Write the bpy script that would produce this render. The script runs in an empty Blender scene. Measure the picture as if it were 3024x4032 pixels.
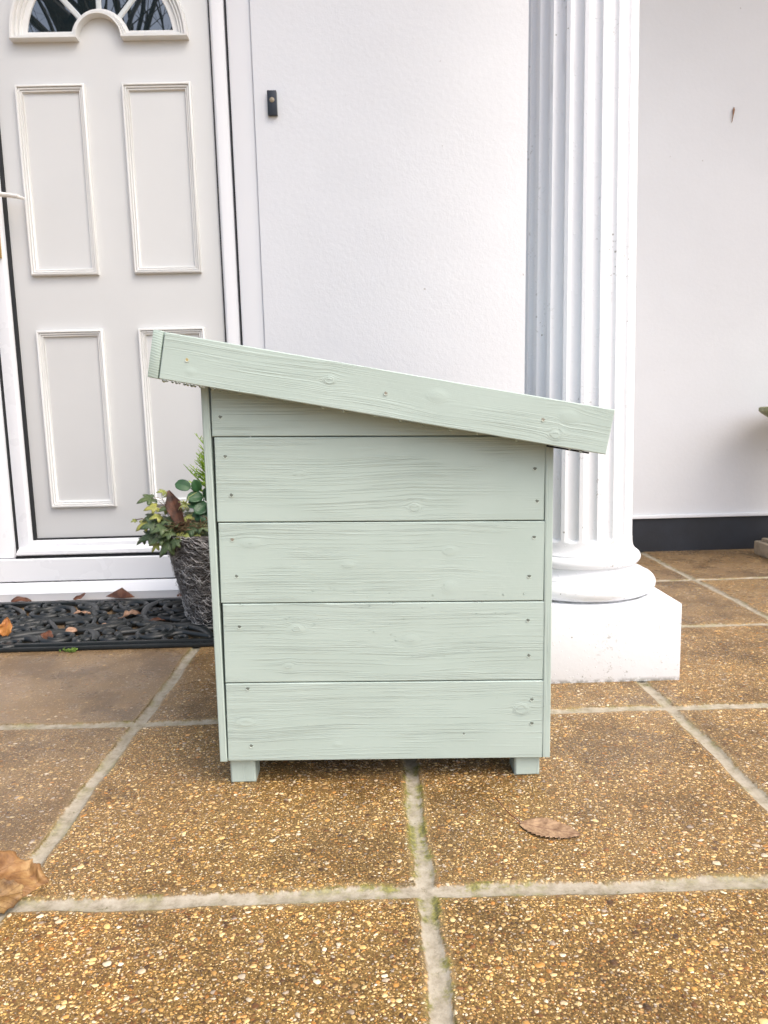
import bpy, bmesh, math, random
import numpy as np
from mathutils import Matrix, Vector, Euler
random.seed(7); rng = np.random.default_rng(7)
sc = bpy.context.scene
COL = sc.collection
PI = math.pi

# ------------------------------------------------------------------ camera
cam_d = bpy.data.cameras.new('camera'); cam = bpy.data.objects.new('camera', cam_d); COL.objects.link(cam)
cam_d.sensor_fit = 'VERTICAL'; cam_d.sensor_height = 36; cam_d.lens = 25.063
cam_d.clip_start = 0.02; cam_d.clip_end = 400
M = Matrix.Rotation(-0.01369, 4, 'Z') @ Matrix.Rotation(PI/2 - 0.13449, 4, 'X') @ Matrix.Rotation(-0.02436, 4, 'Z')
cam.matrix_world = Matrix.Translation((0, 0, 0.67)) @ M
cam_d.dof.use_dof = True; cam_d.dof.focus_distance = 1.25; cam_d.dof.aperture_fstop = 13
sc.camera = cam

# ------------------------------------------------------------------ world, sun, exposure
SUN_EL, SUN_AZ = math.radians(54), math.radians(128)      # from the right and in front of the house
w = bpy.data.worlds.new('World'); sc.world = w; w.use_nodes = True
nt = w.node_tree; bg = nt.nodes['Background']
sky = nt.nodes.new('ShaderNodeTexSky'); sky.sky_type = 'NISHITA'; sky.sun_disc = False
sky.sun_elevation = SUN_EL; sky.sun_rotation = SUN_AZ; sky.dust_density = 6; sky.air_density = 1.0; sky.ozone_density = 1.5
hs = nt.nodes.new('ShaderNodeHueSaturation'); hs.inputs['Saturation'].default_value = 0.80
nt.links.new(sky.outputs[0], hs.inputs['Color']); nt.links.new(hs.outputs[0], bg.inputs[0]); bg.inputs[1].default_value = 0.15
sd = bpy.data.lights.new('sun', 'SUN'); sun = bpy.data.objects.new('sun', sd); COL.objects.link(sun)
sd.energy = 0.42; sd.angle = math.radians(80); sd.color = (1.0, 0.985, 0.965)
sdir = Vector((math.sin(SUN_AZ)*math.cos(SUN_EL), math.cos(SUN_AZ)*math.cos(SUN_EL), math.sin(SUN_EL)))
sun.rotation_euler = sdir.to_track_quat('Z', 'Y').to_euler()
sc.view_settings.view_transform = 'Standard'; sc.view_settings.look = 'None'
sc.view_settings.gamma = 1; sc.view_settings.use_curve_mapping = False
sc.view_settings.exposure = 1.12

# ------------------------------------------------------------------ material helper
class NM:
    def __init__(s, name):
        s.m = bpy.data.materials.new(name); s.m.use_nodes = True
        s.t = s.m.node_tree; s.p = s.t.nodes['Principled BSDF']
    def n(s, typ, **kw):
        nd = s.t.nodes.new(typ)
        for k, v in kw.items():
            if hasattr(nd, k): setattr(nd, k, v)
        return nd
    def set(s, sock, v):
        if isinstance(v, bpy.types.NodeSocket): s.t.links.new(v, sock)
        elif isinstance(v, (tuple, list)):
            if sock.type == 'RGBA' and len(v) == 3: v = (*v, 1)
            sock.default_value = v
        else: sock.default_value = v
    def pr(s, **kw):
        for k, v in kw.items(): s.set(s.p.inputs[k.replace('_', ' ')], v)
        return s
    def coord(s, which='Object'): return s.n('ShaderNodeTexCoord').outputs[which]
    def attr(s, name, out='Fac'):
        a = s.n('ShaderNodeAttribute'); a.attribute_name = name; return a.outputs[out]
    def math(s, op, a, b=0.0, c=None, clamp=False):
        nd = s.n('ShaderNodeMath'); nd.operation = op; nd.use_clamp = clamp
        s.set(nd.inputs[0], a); s.set(nd.inputs[1], b)
        if c is not None: s.set(nd.inputs[2], c)
        return nd.outputs[0]
    def vm(s, op, a, b=(0,0,0)):
        nd = s.n('ShaderNodeVectorMath'); nd.operation = op; s.set(nd.inputs[0], a)
        if op == 'SCALE': s.set(nd.inputs['Scale'], b)
        else: s.set(nd.inputs[1], b)
        return nd.outputs[0]
    def noise(s, vec, scale=5, detail=3, rough=0.5, out=0, dist=0):
        nd = s.n('ShaderNodeTexNoise'); s.set(nd.inputs['Vector'], vec); s.set(nd.inputs['Scale'], scale)
        s.set(nd.inputs['Detail'], detail); s.set(nd.inputs['Roughness'], rough); s.set(nd.inputs['Distortion'], dist); return nd.outputs[out]
    def vor(s, vec, scale, rnd=1.0, feature='F1'):
        nd = s.n('ShaderNodeTexVoronoi'); nd.feature = feature; s.set(nd.inputs['Vector'], vec); s.set(nd.inputs['Scale'], scale)
        s.set(nd.inputs['Randomness'], rnd); return nd.outputs
    def ramp(s, fac, stops, interp='LINEAR'):
        nd = s.n('ShaderNodeValToRGB'); cr = nd.color_ramp; cr.interpolation = interp
        while len(cr.elements) < len(stops): cr.elements.new(0.5)
        for e, (p, c) in zip(cr.elements, stops):
            e.position = p; e.color = (c, c, c, 1) if isinstance(c, (int, float)) else (*c, 1)
        s.set(nd.inputs[0], fac); return nd.outputs[0]
    def mix(s, f, a, b, blend='MIX'):
        nd = s.n('ShaderNodeMix'); nd.data_type = 'RGBA'; nd.blend_type = blend
        s.set(nd.inputs[0], f); s.set(nd.inputs[6], a); s.set(nd.inputs[7], b); return nd.outputs[2]
    def mixf(s, f, a, b):
        nd = s.n('ShaderNodeMix'); nd.data_type = 'FLOAT'
        s.set(nd.inputs[0], f); s.set(nd.inputs[2], a); s.set(nd.inputs[3], b); return nd.outputs[0]
    def step(s, v, lo, hi):
        nd = s.n('ShaderNodeMapRange'); nd.interpolation_type = 'SMOOTHSTEP'
        s.set(nd.inputs[0], v); s.set(nd.inputs[1], lo); s.set(nd.inputs[2], hi); return nd.outputs[0]
    def bump(s, h, strength=1.0, dist=0.001, normal=None):
        nd = s.n('ShaderNodeBump'); s.set(nd.inputs['Strength'], strength); s.set(nd.inputs['Distance'], dist)
        s.set(nd.inputs['Height'], h)
        if normal is not None: s.set(nd.inputs['Normal'], normal)
        return nd.outputs[0]
    def sep(s, v):
        nd = s.n('ShaderNodeSeparateXYZ'); s.set(nd.inputs[0], v); return nd.outputs
    def comb(s, x, y, z):
        nd = s.n('ShaderNodeCombineXYZ'); s.set(nd.inputs[0], x); s.set(nd.inputs[1], y); s.set(nd.inputs[2], z); return nd.outputs[0]

def simple(name, col, rough=0.5, nscale=30, amt=0.12, bump=0.0, bscale=200, metallic=0, spec=0.5):
    m = NM(name); c = m.coord()
    n = m.noise(c, nscale, 4, 0.6)
    dark = tuple(x*(1-amt) for x in col); lite = tuple(min(1, x*(1+amt)) for x in col)
    m.pr(Base_Color=m.ramp(n, [(0.3, dark), (0.7, lite)]), Roughness=m.mixf(n, rough*0.85, min(1, rough*1.15)), Metallic=metallic, Specular_IOR_Level=spec)
    if bump: m.pr(Normal=m.bump(m.noise(c, bscale, 3, 0.6), 0.6, bump))
    return m.m

# --- painted render on the walls
def wall_mat(name, col, bscale, bdist):
    m = NM(name); c = m.coord()
    big = m.noise(c, 2.2, 4, 0.6)
    base = m.mix(m.step(big, 0.35, 0.7), tuple(x*0.965 for x in col), col)
    sp = m.vor(m.vm('ADD', c, m.vm('SCALE', m.noise(c, 60, 2, 0.5, out=1), 0.02)), 14)
    sel = m.math('GREATER_THAN', m.sep(sp['Color'])[0], 0.86)
    spk = m.math('MULTIPLY', m.math('LESS_THAN', sp['Distance'], 0.045), sel)
    base = m.mix(m.math('MULTIPLY', spk, 0.45), base, (0.25, 0.22, 0.18))
    h1 = m.noise(c, bscale, 4, 0.62); h2 = m.noise(c, bscale*0.28, 3, 0.5)
    pim = m.vor(c, 28); pm = m.math('MULTIPLY', m.step(pim['Distance'], 0.16, 0.05), m.math('GREATER_THAN', m.sep(pim['Color'])[1], 0.9))
    h = m.math('ADD', m.math('ADD', h1, m.math('MULTIPLY', h2, 1.4)), m.math('MULTIPLY', pm, 0.8))
    m.pr(Base_Color=base, Roughness=0.55, Specular_IOR_Level=0.35, Normal=m.bump(h, 0.9, bdist)); return m.m
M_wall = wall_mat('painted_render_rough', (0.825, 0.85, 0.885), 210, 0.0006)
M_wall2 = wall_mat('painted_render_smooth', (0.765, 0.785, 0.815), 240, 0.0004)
M_soffit = simple('soffit_paint', (0.7, 0.7, 0.69), 0.6)
M_upvc = simple('upvc', (0.80, 0.815, 0.84), 0.28, 3, 0.012)
M_leaf_door = simple('door_skin', (0.66, 0.67, 0.665), 0.42, 3, 0.02, 0.0002, 600)
M_mould = simple('moulding_paint', (0.76, 0.765, 0.75), 0.4, 6, 0.03, 0.0002, 300)
M_gasket_shade = simple('gasket_and_gap_shade', (0.012, 0.014, 0.016), 0.6)
M_brass = simple('brass', (0.62, 0.42, 0.16), 0.3, 30, 0.15, metallic=1)
M_handle = simple('handle_white', (0.80, 0.79, 0.76), 0.22)
M_black = simple('bell_black', (0.016, 0.022, 0.032), 0.35, 40, 0.2)
M_btn = simple('bell_button', (0.28, 0.24, 0.17), 0.4)
M_tarpaint = simple('black_masonry_paint', (0.012, 0.015, 0.022), 0.55, 8, 0.35, 0.0008, 120)
M_muntin = simple('lead_bar', (0.62, 0.66, 0.66), 0.35, 12, 0.12)

def glass_mat():
    m = NM('dark_glass'); c = m.coord()
    m.pr(Base_Color=(0.012, 0.02, 0.024), Roughness=0.01, IOR=2.1, Specular_IOR_Level=0.8,
         Normal=m.bump(m.noise(c, 5, 1, 0.5), 0.08, 0.002)); return m.m
M_glass = glass_mat()
def water_mat():
    m = NM('water_drop'); m.pr(Base_Color=(0.97, 0.99, 0.98), Roughness=0.0, IOR=1.33, Transmission_Weight=1.0); return m.m
M_water = water_mat()

# --- column: gloss paint, mould specks, drips
def column_mat():
    m = NM('column_paint'); c = m.coord(); x, y, z = m.sep(c)
    base = (0.735, 0.75, 0.78)
    n = m.noise(c, 90, 5, 0.7); patch = m.noise(m.vm('MULTIPLY', c, (1, 1, 0.35)), 9, 3, 0.6)
    dirt = m.math('MULTIPLY', m.step(n, 0.56, 0.68), m.step(patch, 0.54, 0.68))
    v = m.vor(c, 45); vs = m.math('MULTIPLY', m.math('LESS_THAN', v['Distance'], 0.12), m.math('GREATER_THAN', m.sep(v['Color'])[0], 0.91))
    run = m.math('MULTIPLY', m.step(m.noise(m.vm('MULTIPLY', c, (1, 1, 0.12)), 55, 3, 0.6), 0.60, 0.72), m.step(m.noise(m.vm('MULTIPLY', c, (1, 1, 0.5)), 7, 2, 0.5), 0.50, 0.66))
    dm = m.math('MAXIMUM', m.math('MAXIMUM', m.math('MULTIPLY', dirt, 0.85), m.math('MULTIPLY', run, 0.30)), m.math('MULTIPLY', vs, 0.65))
    # grime where the base meets the plinth and on the low part
    low = m.math('MULTIPLY', m.step(z, 0.11, 0.0), m.step(m.noise(c, 95, 5, 0.75), 0.60, 0.72))
    dm = m.math('MAXIMUM', dm, m.math('MULTIPLY', low, 0.75))
    foot_ = m.math('MULTIPLY', m.step(z, 0.014, 0.001), m.step(m.noise(c, 60, 4, 0.7), 0.38, 0.58)); dm = m.math('MAXIMUM', dm, m.math('MULTIPLY', foot_, 0.7))
    ring = m.math('MULTIPLY', m.math('MULTIPLY', m.step(z, 0.2025, 0.1975), m.math('GREATER_THAN', z, 0.1957)), m.step(m.noise(c, 25, 3, 0.6), 0.35, 0.6))
    dm = m.math('MAXIMUM', dm, m.math('MULTIPLY', ring, 0.75))
    col = m.mix(dm, base, (0.16, 0.155, 0.12))
    bl = m.vor(m.vm('MULTIPLY', c, (1, 1, 0.8)), 150); bp = m.math('MULTIPLY', m.step(bl['Distance'], 0.3, 0.08), m.math('GREATER_THAN', m.sep(bl['Color'])[2], 0.80))
    h = m.math('ADD', m.math('MULTIPLY', m.noise(c, 60, 3, 0.6), 0.8), bp)
    m.pr(Base_Color=col, Roughness=0.33, Specular_IOR_Level=0.5, Normal=m.bump(h, 0.6, 0.0012)); return m.m
M_col = column_mat()

# --- sage painted softwood (attribute 'grain' = along, ring field, seed)
def wood_mat(name, end=False):
    m = NM(name); g = m.attr('grain', 'Vector'); u, f, sd_ = m.sep(g); c = m.coord(); cx, cy, cz = m.sep(c)
    streak = m.noise(m.comb(m.math('MULTIPLY', u, 1.6), m.math('MULTIPLY', f, 240.0), sd_), 1.0, 2, 0.5)
    fine = m.noise(m.comb(m.math('MULTIPLY', u, 14.0), m.math('MULTIPLY', f, 900.0), sd_), 1.0, 2, 0.6)
    patch = m.noise(m.comb(m.math('MULTIPLY', u, 4.5), m.math('MULTIPLY', f, 24.0), m.math('ADD', sd_, 7.3)), 1.0, 2, 0.5)
    amp = m.mixf(m.step(patch, 0.36, 0.60), 0.06, 0.95)
    # soft early wood eroded between sharp late-wood ridges
    ridge = m.step(m.math('ABSOLUTE', m.math('SUBTRACT', streak, 0.5)), 0.045, 0.0)
    h = m.math('ADD', m.math('MULTIPLY', ridge, amp), m.math('MULTIPLY', fine, 0.22))
    blob = m.noise(c, 120, 4, 0.6)
    h = m.math('ADD', h, m.math('MULTIPLY', blob, 0.30))
    base = m.mix(m.step(m.noise(c, 7, 3, 0.6), 0.3, 0.7), (0.412, 0.500, 0.456), (0.432, 0.518, 0.474))
    base = m.mix(m.math('MULTIPLY', m.math('SUBTRACT', 1.0, ridge), m.math('MULTIPLY', amp, 0.015)), base, (0.34, 0.42, 0.37))
    # splashed grit near the foot of the box
    v = m.vor(m.vm('ADD', c, m.vm('SCALE', m.noise(c, 90, 2, 0.5, out=1), 0.01)), 105)
    vr = m.sep(v['Color'])
    thr = m.mixf(m.step(cz, 0.24, 0.04), 0.997, 0.66)
    spk = m.math('MULTIPLY', m.math('LESS_THAN', v['Distance'], m.math('MULTIPLY', m.math('POWER', vr[1], 3.0), 0.27)), m.math('GREATER_THAN', vr[0], thr))
    base = m.mix(m.math('MULTIPLY', spk, 0.85), base, (0.10, 0.10, 0.075))
    m.pr(Base_Color=base, Roughness=m.mixf(blob, 0.40, 0.58), Specular_IOR_Level=0.35, Normal=m.bump(h, 0.9, 0.00058)); return m.m
M_wood = wood_mat('sage_painted_wood')
def endgrain_mat():
    m = NM('sage_end_grain'); c = m.coord(); x, y, z = m.sep(c)
    r = m.math('SQRT', m.math('ADD', m.math('POWER', m.math('ADD', x, 0.262), 2.0), m.math('POWER', m.math('SUBTRACT', z, 0.83), 2.0)))
    wv = m.math('SINE', m.math('MULTIPLY', z, 1500.0))
    wv = m.math('SINE', m.math('ADD', m.math('MULTIPLY', m.math('ADD', z, m.math('MULTIPLY', x, 0.35)), 1450.0), m.math('MULTIPLY', m.noise(c, 45, 2, 0.5), 9.0)))
    base = m.mix(m.math('MULTIPLY', m.math('ADD', wv, 1.0), 0.20), (0.42, 0.51, 0.46), (0.24, 0.32, 0.28))
    m.pr(Base_Color=base, Roughness=0.5, Normal=m.bump(m.math('ADD', wv, m.noise(c, 150, 3, 0.6)), 0.4, 0.0003)); return m.m
M_end = endgrain_mat()
M_hole = simple('nail_hole_shade', (0.13, 0.15, 0.125), 0.6)  # dark green painted in place of the shade inside the nail dents
M_hole_lit_rim = simple('nail_hole_lit_rim', (0.52, 0.60, 0.54), 0.4)  # paler paint for the light caught on the lower edge of a hole
M_screw = simple('zinc_screw', (0.36, 0.33, 0.27), 0.35, 200, 0.3, metallic=0.6)
M_brassscrew = simple('yellow_screw', (0.62, 0.50, 0.24), 0.35, 200, 0.25, metallic=0.5)
M_felt = simple('black_felt', (0.012, 0.012, 0.013), 0.8)

# --- exposed aggregate paving (attributes jd: metres from the joint edge, gold, agg, damp)
def paving_mat():
    m = NM('exposed_aggregate_paving'); c = m.coord(); x, y, z = m.sep(c)
    jd = m.attr('jd'); gold = m.attr('gold'); agg = m.attr('agg')
    p2 = m.comb(x, y, 0.0)
    warp = m.vm('SCALE', m.vm('SUBTRACT', m.noise(p2, 70, 2, 0.5, out=1), (0.5, 0.5, 0.5)), 0.009)
    pw = m.vm('ADD', p2, warp)
    pebramp = [(0.0, (0.04, 0.025, 0.018)), (0.11, (0.17, 0.075, 0.025)), (0.20, (0.40, 0.21, 0.06)), (0.32, (0.62, 0.43, 0.17)),
               (0.46, (0.78, 0.63, 0.36)), (0.60, (0.30, 0.19, 0.08)), (0.67, (0.88, 0.78, 0.50)), (0.80, (0.58, 0.28, 0.07)), (0.84, (0.95, 0.92, 0.82)), (0.965, (0.32, 0.30, 0.31))]
    n0 = m.noise(p2, 260, 4, 0.75)
    matrix = m.ramp(n0, [(0.36, (0.035, 0.022, 0.009)), (0.52, (0.155, 0.103, 0.038)), (0.70, (0.42, 0.31, 0.13))])
    hgt = m.math('MULTIPLY', n0, 0.25); col = matrix
    layers = [(360.0, 0.46, 0.60, 0.25, (1.7, 2.9, 0.0)), (205.0, 0.46, 0.72, 0.55, (5.1, 0.3, 0.0)), (118.0, 0.44, 0.46, 0.9, (0.0, 0.0, 0.0)), (64.0, 0.35, 0.12, 1.1, (3.3, 8.1, 0.0))]
    for sc_, rad, prob, hh, off in layers:
        rot = m.vm('MULTIPLY', m.vm('ADD', pw, off), (1.0, 1.18, 1.0))
        v = m.vor(rot, sc_); cr, cg, cb = m.sep(v['Color'])
        pr_ = m.math('MULTIPLY', agg, prob)
        sel = m.math('LESS_THAN', cg, pr_)
        rr = m.math('MULTIPLY', m.math('ADD', 0.55, m.math('MULTIPLY', cb, 0.6)), rad)
        mask = m.math('MULTIPLY', m.step(v['Distance'], rr, m.math('MULTIPLY', rr, 0.82)), sel)
        dome = m.math('SUBTRACT', 1.0, m.math('POWER', m.math('DIVIDE', v['Distance'], rr), 2.0))
        dome = m.math('MULTIPLY', m.math('MAXIMUM', dome, 0.0), sel)
        pc = m.ramp(cr, pebramp)
        pc = m.mix(m.math('MULTIPLY', m.noise(pw, sc_*2.2, 2, 0.5), 0.22), pc, (0.20, 0.12, 0.06))
        # dark gap round each stone
        halo = m.math('MULTIPLY', m.step(v['Distance'], m.math('MULTIPLY', rr, 1.5), m.math('MULTIPLY', rr, 0.9)), sel)
        col = m.mix(m.math('MULTIPLY', halo, 0.6), col, (0.045, 0.025, 0.010))
        col = m.mix(mask, col, pc)
        hgt = m.math('ADD', m.math('MULTIPLY', hgt, m.math('SUBTRACT', 1.0, m.math('MULTIPLY', mask, 0.7))), m.math('MULTIPLY', dome, hh))
    # slabs that kept their cement skin
    patch = m.noise(p2, 3.0, 4, 0.65)
    grey = m.mix(m.step(patch, 0.35, 0.7), (0.20, 0.145, 0.10), (0.27, 0.20, 0.135))
    bright = m.vm('MULTIPLY', col, (1.12, 1.02, 0.82))
    col = m.mix(gold, m.mix(0.28, col, grey), bright)
    skin = m.math('MULTIPLY', m.math('SUBTRACT', 1.0, agg), 0.75)
    col = m.mix(skin, col, grey)
    st = m.noise(m.vm('ADD', p2, (4, 2, 0)), 5.5, 5, 0.7)
    col = m.mix(m.math('MULTIPLY', m.step(st, 0.46, 0.62), 0.60), col, m.vm('MULTIPLY', col, (0.46, 0.44, 0.44)))
    st2 = m.noise(m.vm('ADD', p2, (9, 5, 0)), 4.0, 4, 0.6)
    col = m.mix(m.math('MULTIPLY', m.step(st2, 0.56, 0.74), 0.3), col, m.vm('MULTIPLY', col, (1.7, 1.35, 0.8)))
    v2 = m.noise(m.vm('ADD', p2, (3, 11, 0)), 1.7, 5, 0.7)
    col = m.mix(m.math('MULTIPLY', m.step(v2, 0.45, 0.68), 0.40), col, m.vm('MULTIPLY', col, (1.35, 1.30, 1.05)))
    # pointing
    jn = m.math('MULTIPLY', m.math('SUBTRACT', m.noise(p2, 140, 4, 0.7), 0.5), 0.011)
    jn2 = m.math('MULTIPLY', m.math('SUBTRACT', m.noise(p2, 18, 3, 0.6), 0.46), 0.009)
    jde = m.math('ADD', m.math('ADD', jd, jn), jn2)
    mort = m.step(jde, 0.0022, -0.0012)
    smear = m.math('MULTIPLY', m.step(jde, 0.014, 0.0), 0.35)
    mn = m.noise(p2, 45, 5, 0.7)
    mcol = m.ramp(mn, [(0.3, (0.20, 0.18, 0.135)), (0.50, (0.33, 0.31, 0.26)), (0.75, (0.42, 0.40, 0.35))])
    moss_n = m.noise(p2, 13, 5, 0.75); edge = m.step(m.math('ABSOLUTE', m.math('ADD', jde, 0.002)), 0.011, 0.0)
    moss = m.math('MULTIPLY', m.step(moss_n, 0.47, 0.60), m.math('ADD', 0.22, m.math('MULTIPLY', edge, 0.78)))
    moss = m.math('MULTIPLY', moss, m.step(jde, 0.012, 0.002))
    moss = m.math('MULTIPLY', moss, m.mixf(m.step(m.math('ABSOLUTE', m.math('SUBTRACT', x, 0.07)), 0.22, 0.03), 0.45, 1.25), clamp=True)
    mossc = m.ramp(m.noise(p2, 160, 3, 0.6), [(0.35, (0.055, 0.065, 0.008)), (0.65, (0.24, 0.24, 0.04))])
    col = m.mix(smear, col, (0.34, 0.27, 0.16))
    col = m.mix(mort, col, mcol)
    crk = m.math('MULTIPLY', m.step(m.math('ABSOLUTE', m.math('SUBTRACT', jde, 0.0025)), 0.0022, 0.0), m.step(m.noise(p2, 16, 4, 0.7), 0.46, 0.58))
    col = m.mix(m.math('MULTIPLY', crk, 0.65), col, (0.05, 0.045, 0.015))
    bd = m.math('MULTIPLY', m.math('MULTIPLY', m.step(m.noise(p2, 30, 5, 0.75), 0.60, 0.68), mort), 0.75)
    col = m.mix(bd, col, (0.11, 0.10, 0.045))
    col = m.mix(m.math('MULTIPLY', moss, 0.8), col, mossc)
    hgt2 = m.math('ADD', m.math('MULTIPLY', hgt, m.math('MULTIPLY', m.math('SUBTRACT', 1.0, mort), m.math('ADD', 0.25, m.math('MULTIPLY', agg, 0.75)))),
                  m.math('MULTIPLY', m.noise(p2, 300, 3, 0.6), m.math('ADD', 0.18, m.math('MULTIPLY', mort, 0.3))))
    wet = m.noise(m.vm('ADD', p2, (1, 7, 0)), 8, 4, 0.6)
    rgh = m.mixf(m.step(wet, 0.35, 0.6), 0.16, 0.38)
    rgh = m.mixf(mort, rgh, 0.6)
    m.pr(Base_Color=m.vm('MULTIPLY', col, (1.04, 0.98, 0.91)), Roughness=rgh, Specular_IOR_Level=m.mixf(mort, 0.32, 0.2), Normal=m.bump(hgt2, 0.9, 0.0022)); return m.m
M_pave = paving_mat()

def leaf_mat(name, c1, c2, vein=(0.3, 0.36, 0.16), rough=0.4, scale=35, veins=True):
    m = NM(name); c = m.coord(); n = m.noise(c, scale, 4, 0.65)
    base = m.ramp(n, [(0.36, c1), (0.64, c2)])
    if veins:
        vv = m.attr('leafuv', 'Vector'); a, b, s_ = m.sep(vv)
        mid = m.step(m.math('ABSOLUTE', b), 0.05, 0.015)
        side = m.math('SINE', m.math('MULTIPLY', m.math('SUBTRACT', a, m.math('MULTIPLY', m.math('ABSOLUTE', b), 0.55)), 42.0))
        side = m.math('MULTIPLY', m.step(side, 0.86, 0.99), 0.6)
        vn = m.math('MAXIMUM', mid, side)
        base = m.mix(m.math('MULTIPLY', s_, 0.45), base, m.vm('MULTIPLY', base, (1.9, 1.35, 0.8)))
        base = m.mix(m.math('MULTIPLY', vn, 0.5), base, vein)
        m.pr(Normal=m.bump(m.math('ADD', vn, m.noise(c, 300, 3, 0.6)), 0.5, 0.0008))
    m.pr(Base_Color=base, Roughness=rough, Specular_IOR_Level=0.4, Subsurface_Weight=0.0); return m.m
M_ivy = leaf_mat('ivy_leaf', (0.035, 0.065, 0.026), (0.11, 0.15, 0.05), (0.22, 0.30, 0.16), 0.35, 14)
M_ivy2 = leaf_mat('pale_ivy_leaf', (0.14, 0.19, 0.045), (0.30, 0.32, 0.08), (0.38, 0.42, 0.18), 0.4, 20)
M_pansy = leaf_mat('glossy_green_leaf', (0.012, 0.050, 0.020), (0.032, 0.105, 0.034), (0.05, 0.14, 0.05), 0.32, 12)
M_conifer = leaf_mat('lime_conifer', (0.12, 0.26, 0.015), (0.36, 0.52, 0.05), rough=0.5, scale=25, veins=False)
M_stem = simple('stem', (0.16, 0.10, 0.05), 0.6)
M_rust = leaf_mat('rust_leaf', (0.05, 0.018, 0.010), (0.17, 0.062, 0.028), (0.18, 0.07, 0.03), 0.4, 40)
M_tan = leaf_mat('tan_leaf', (0.26, 0.14, 0.085), (0.48, 0.31, 0.21), (0.20, 0.09, 0.04), 0.6, 60)
M_dry = leaf_mat('serrated_leaf', (0.17, 0.095, 0.05), (0.40, 0.26, 0.15), (0.12, 0.045, 0.03), 0.6, 60)
def bigleaf_mat():
    m = NM('crumpled_leaf'); c = m.coord(); n = m.noise(c, 22, 4, 0.65); n2 = m.noise(c, 110, 5, 0.75)
    vv = m.attr('leafuv', 'Vector'); a, b, s_ = m.sep(vv)
    base = m.ramp(n, [(0.38, (0.10, 0.05, 0.016)), (0.52, (0.24, 0.135, 0.045)), (0.68, (0.38, 0.26, 0.11))])
    base = m.mix(m.math('MULTIPLY', m.step(n2, 0.5, 0.72), 0.45), base, (0.14, 0.07, 0.025))
    base = m.mix(m.math('MULTIPLY', s_, 1.2), base, (0.45, 0.13, 0.035))
    side = m.math('SINE', m.math('MULTIPLY', m.math('SUBTRACT', a, m.math('MULTIPLY', m.math('ABSOLUTE', b), 0.5)), 36.0))
    vn = m.math('MAXIMUM', m.step(m.math('ABSOLUTE', b), 0.04, 0.01), m.math('MULTIPLY', m.step(side, 0.85, 0.99), 0.7))
    base = m.mix(m.math('MULTIPLY', vn, 0.4), base, (0.20, 0.10, 0.04))
    m.pr(Base_Color=base, Roughness=0.6, Normal=m.bump(m.math('ADD', m.math('MULTIPLY', vn, 0.6), n2), 0.8, 0.0016)); return m.m
M_big = bigleaf_mat()
M_fibre = simple('grey_fibre', (0.17, 0.16, 0.15), 0.75, 60, 0.5)
M_fibre2 = simple('pale_fibre', (0.46, 0.45, 0.44), 0.6, 60, 0.3)
M_potcore = simple('pot_core', (0.05, 0.043, 0.037), 0.9, 80, 0.5, 0.003, 120)
M_soil = simple('soil', (0.03, 0.022, 0.015), 0.95, 90, 0.5, 0.004, 90)
M_rubber = simple('wet_black_rubber', (0.009, 0.0125, 0.014), 0.42, 40, 0.3, 0.0006, 260)
M_stone = simple('weathered_stone', (0.36, 0.30, 0.22), 0.8, 22, 0.25, 0.002, 120)
M_stonemoss = simple('mossy_stone', (0.22, 0.23, 0.13), 0.8, 25, 0.35, 0.002, 120)
M_bark = simple('bark', (0.035, 0.032, 0.026), 0.9, 20, 0.4)
M_moss = simple('moss', (0.10, 0.17, 0.02), 0.8, 80, 0.4)

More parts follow.
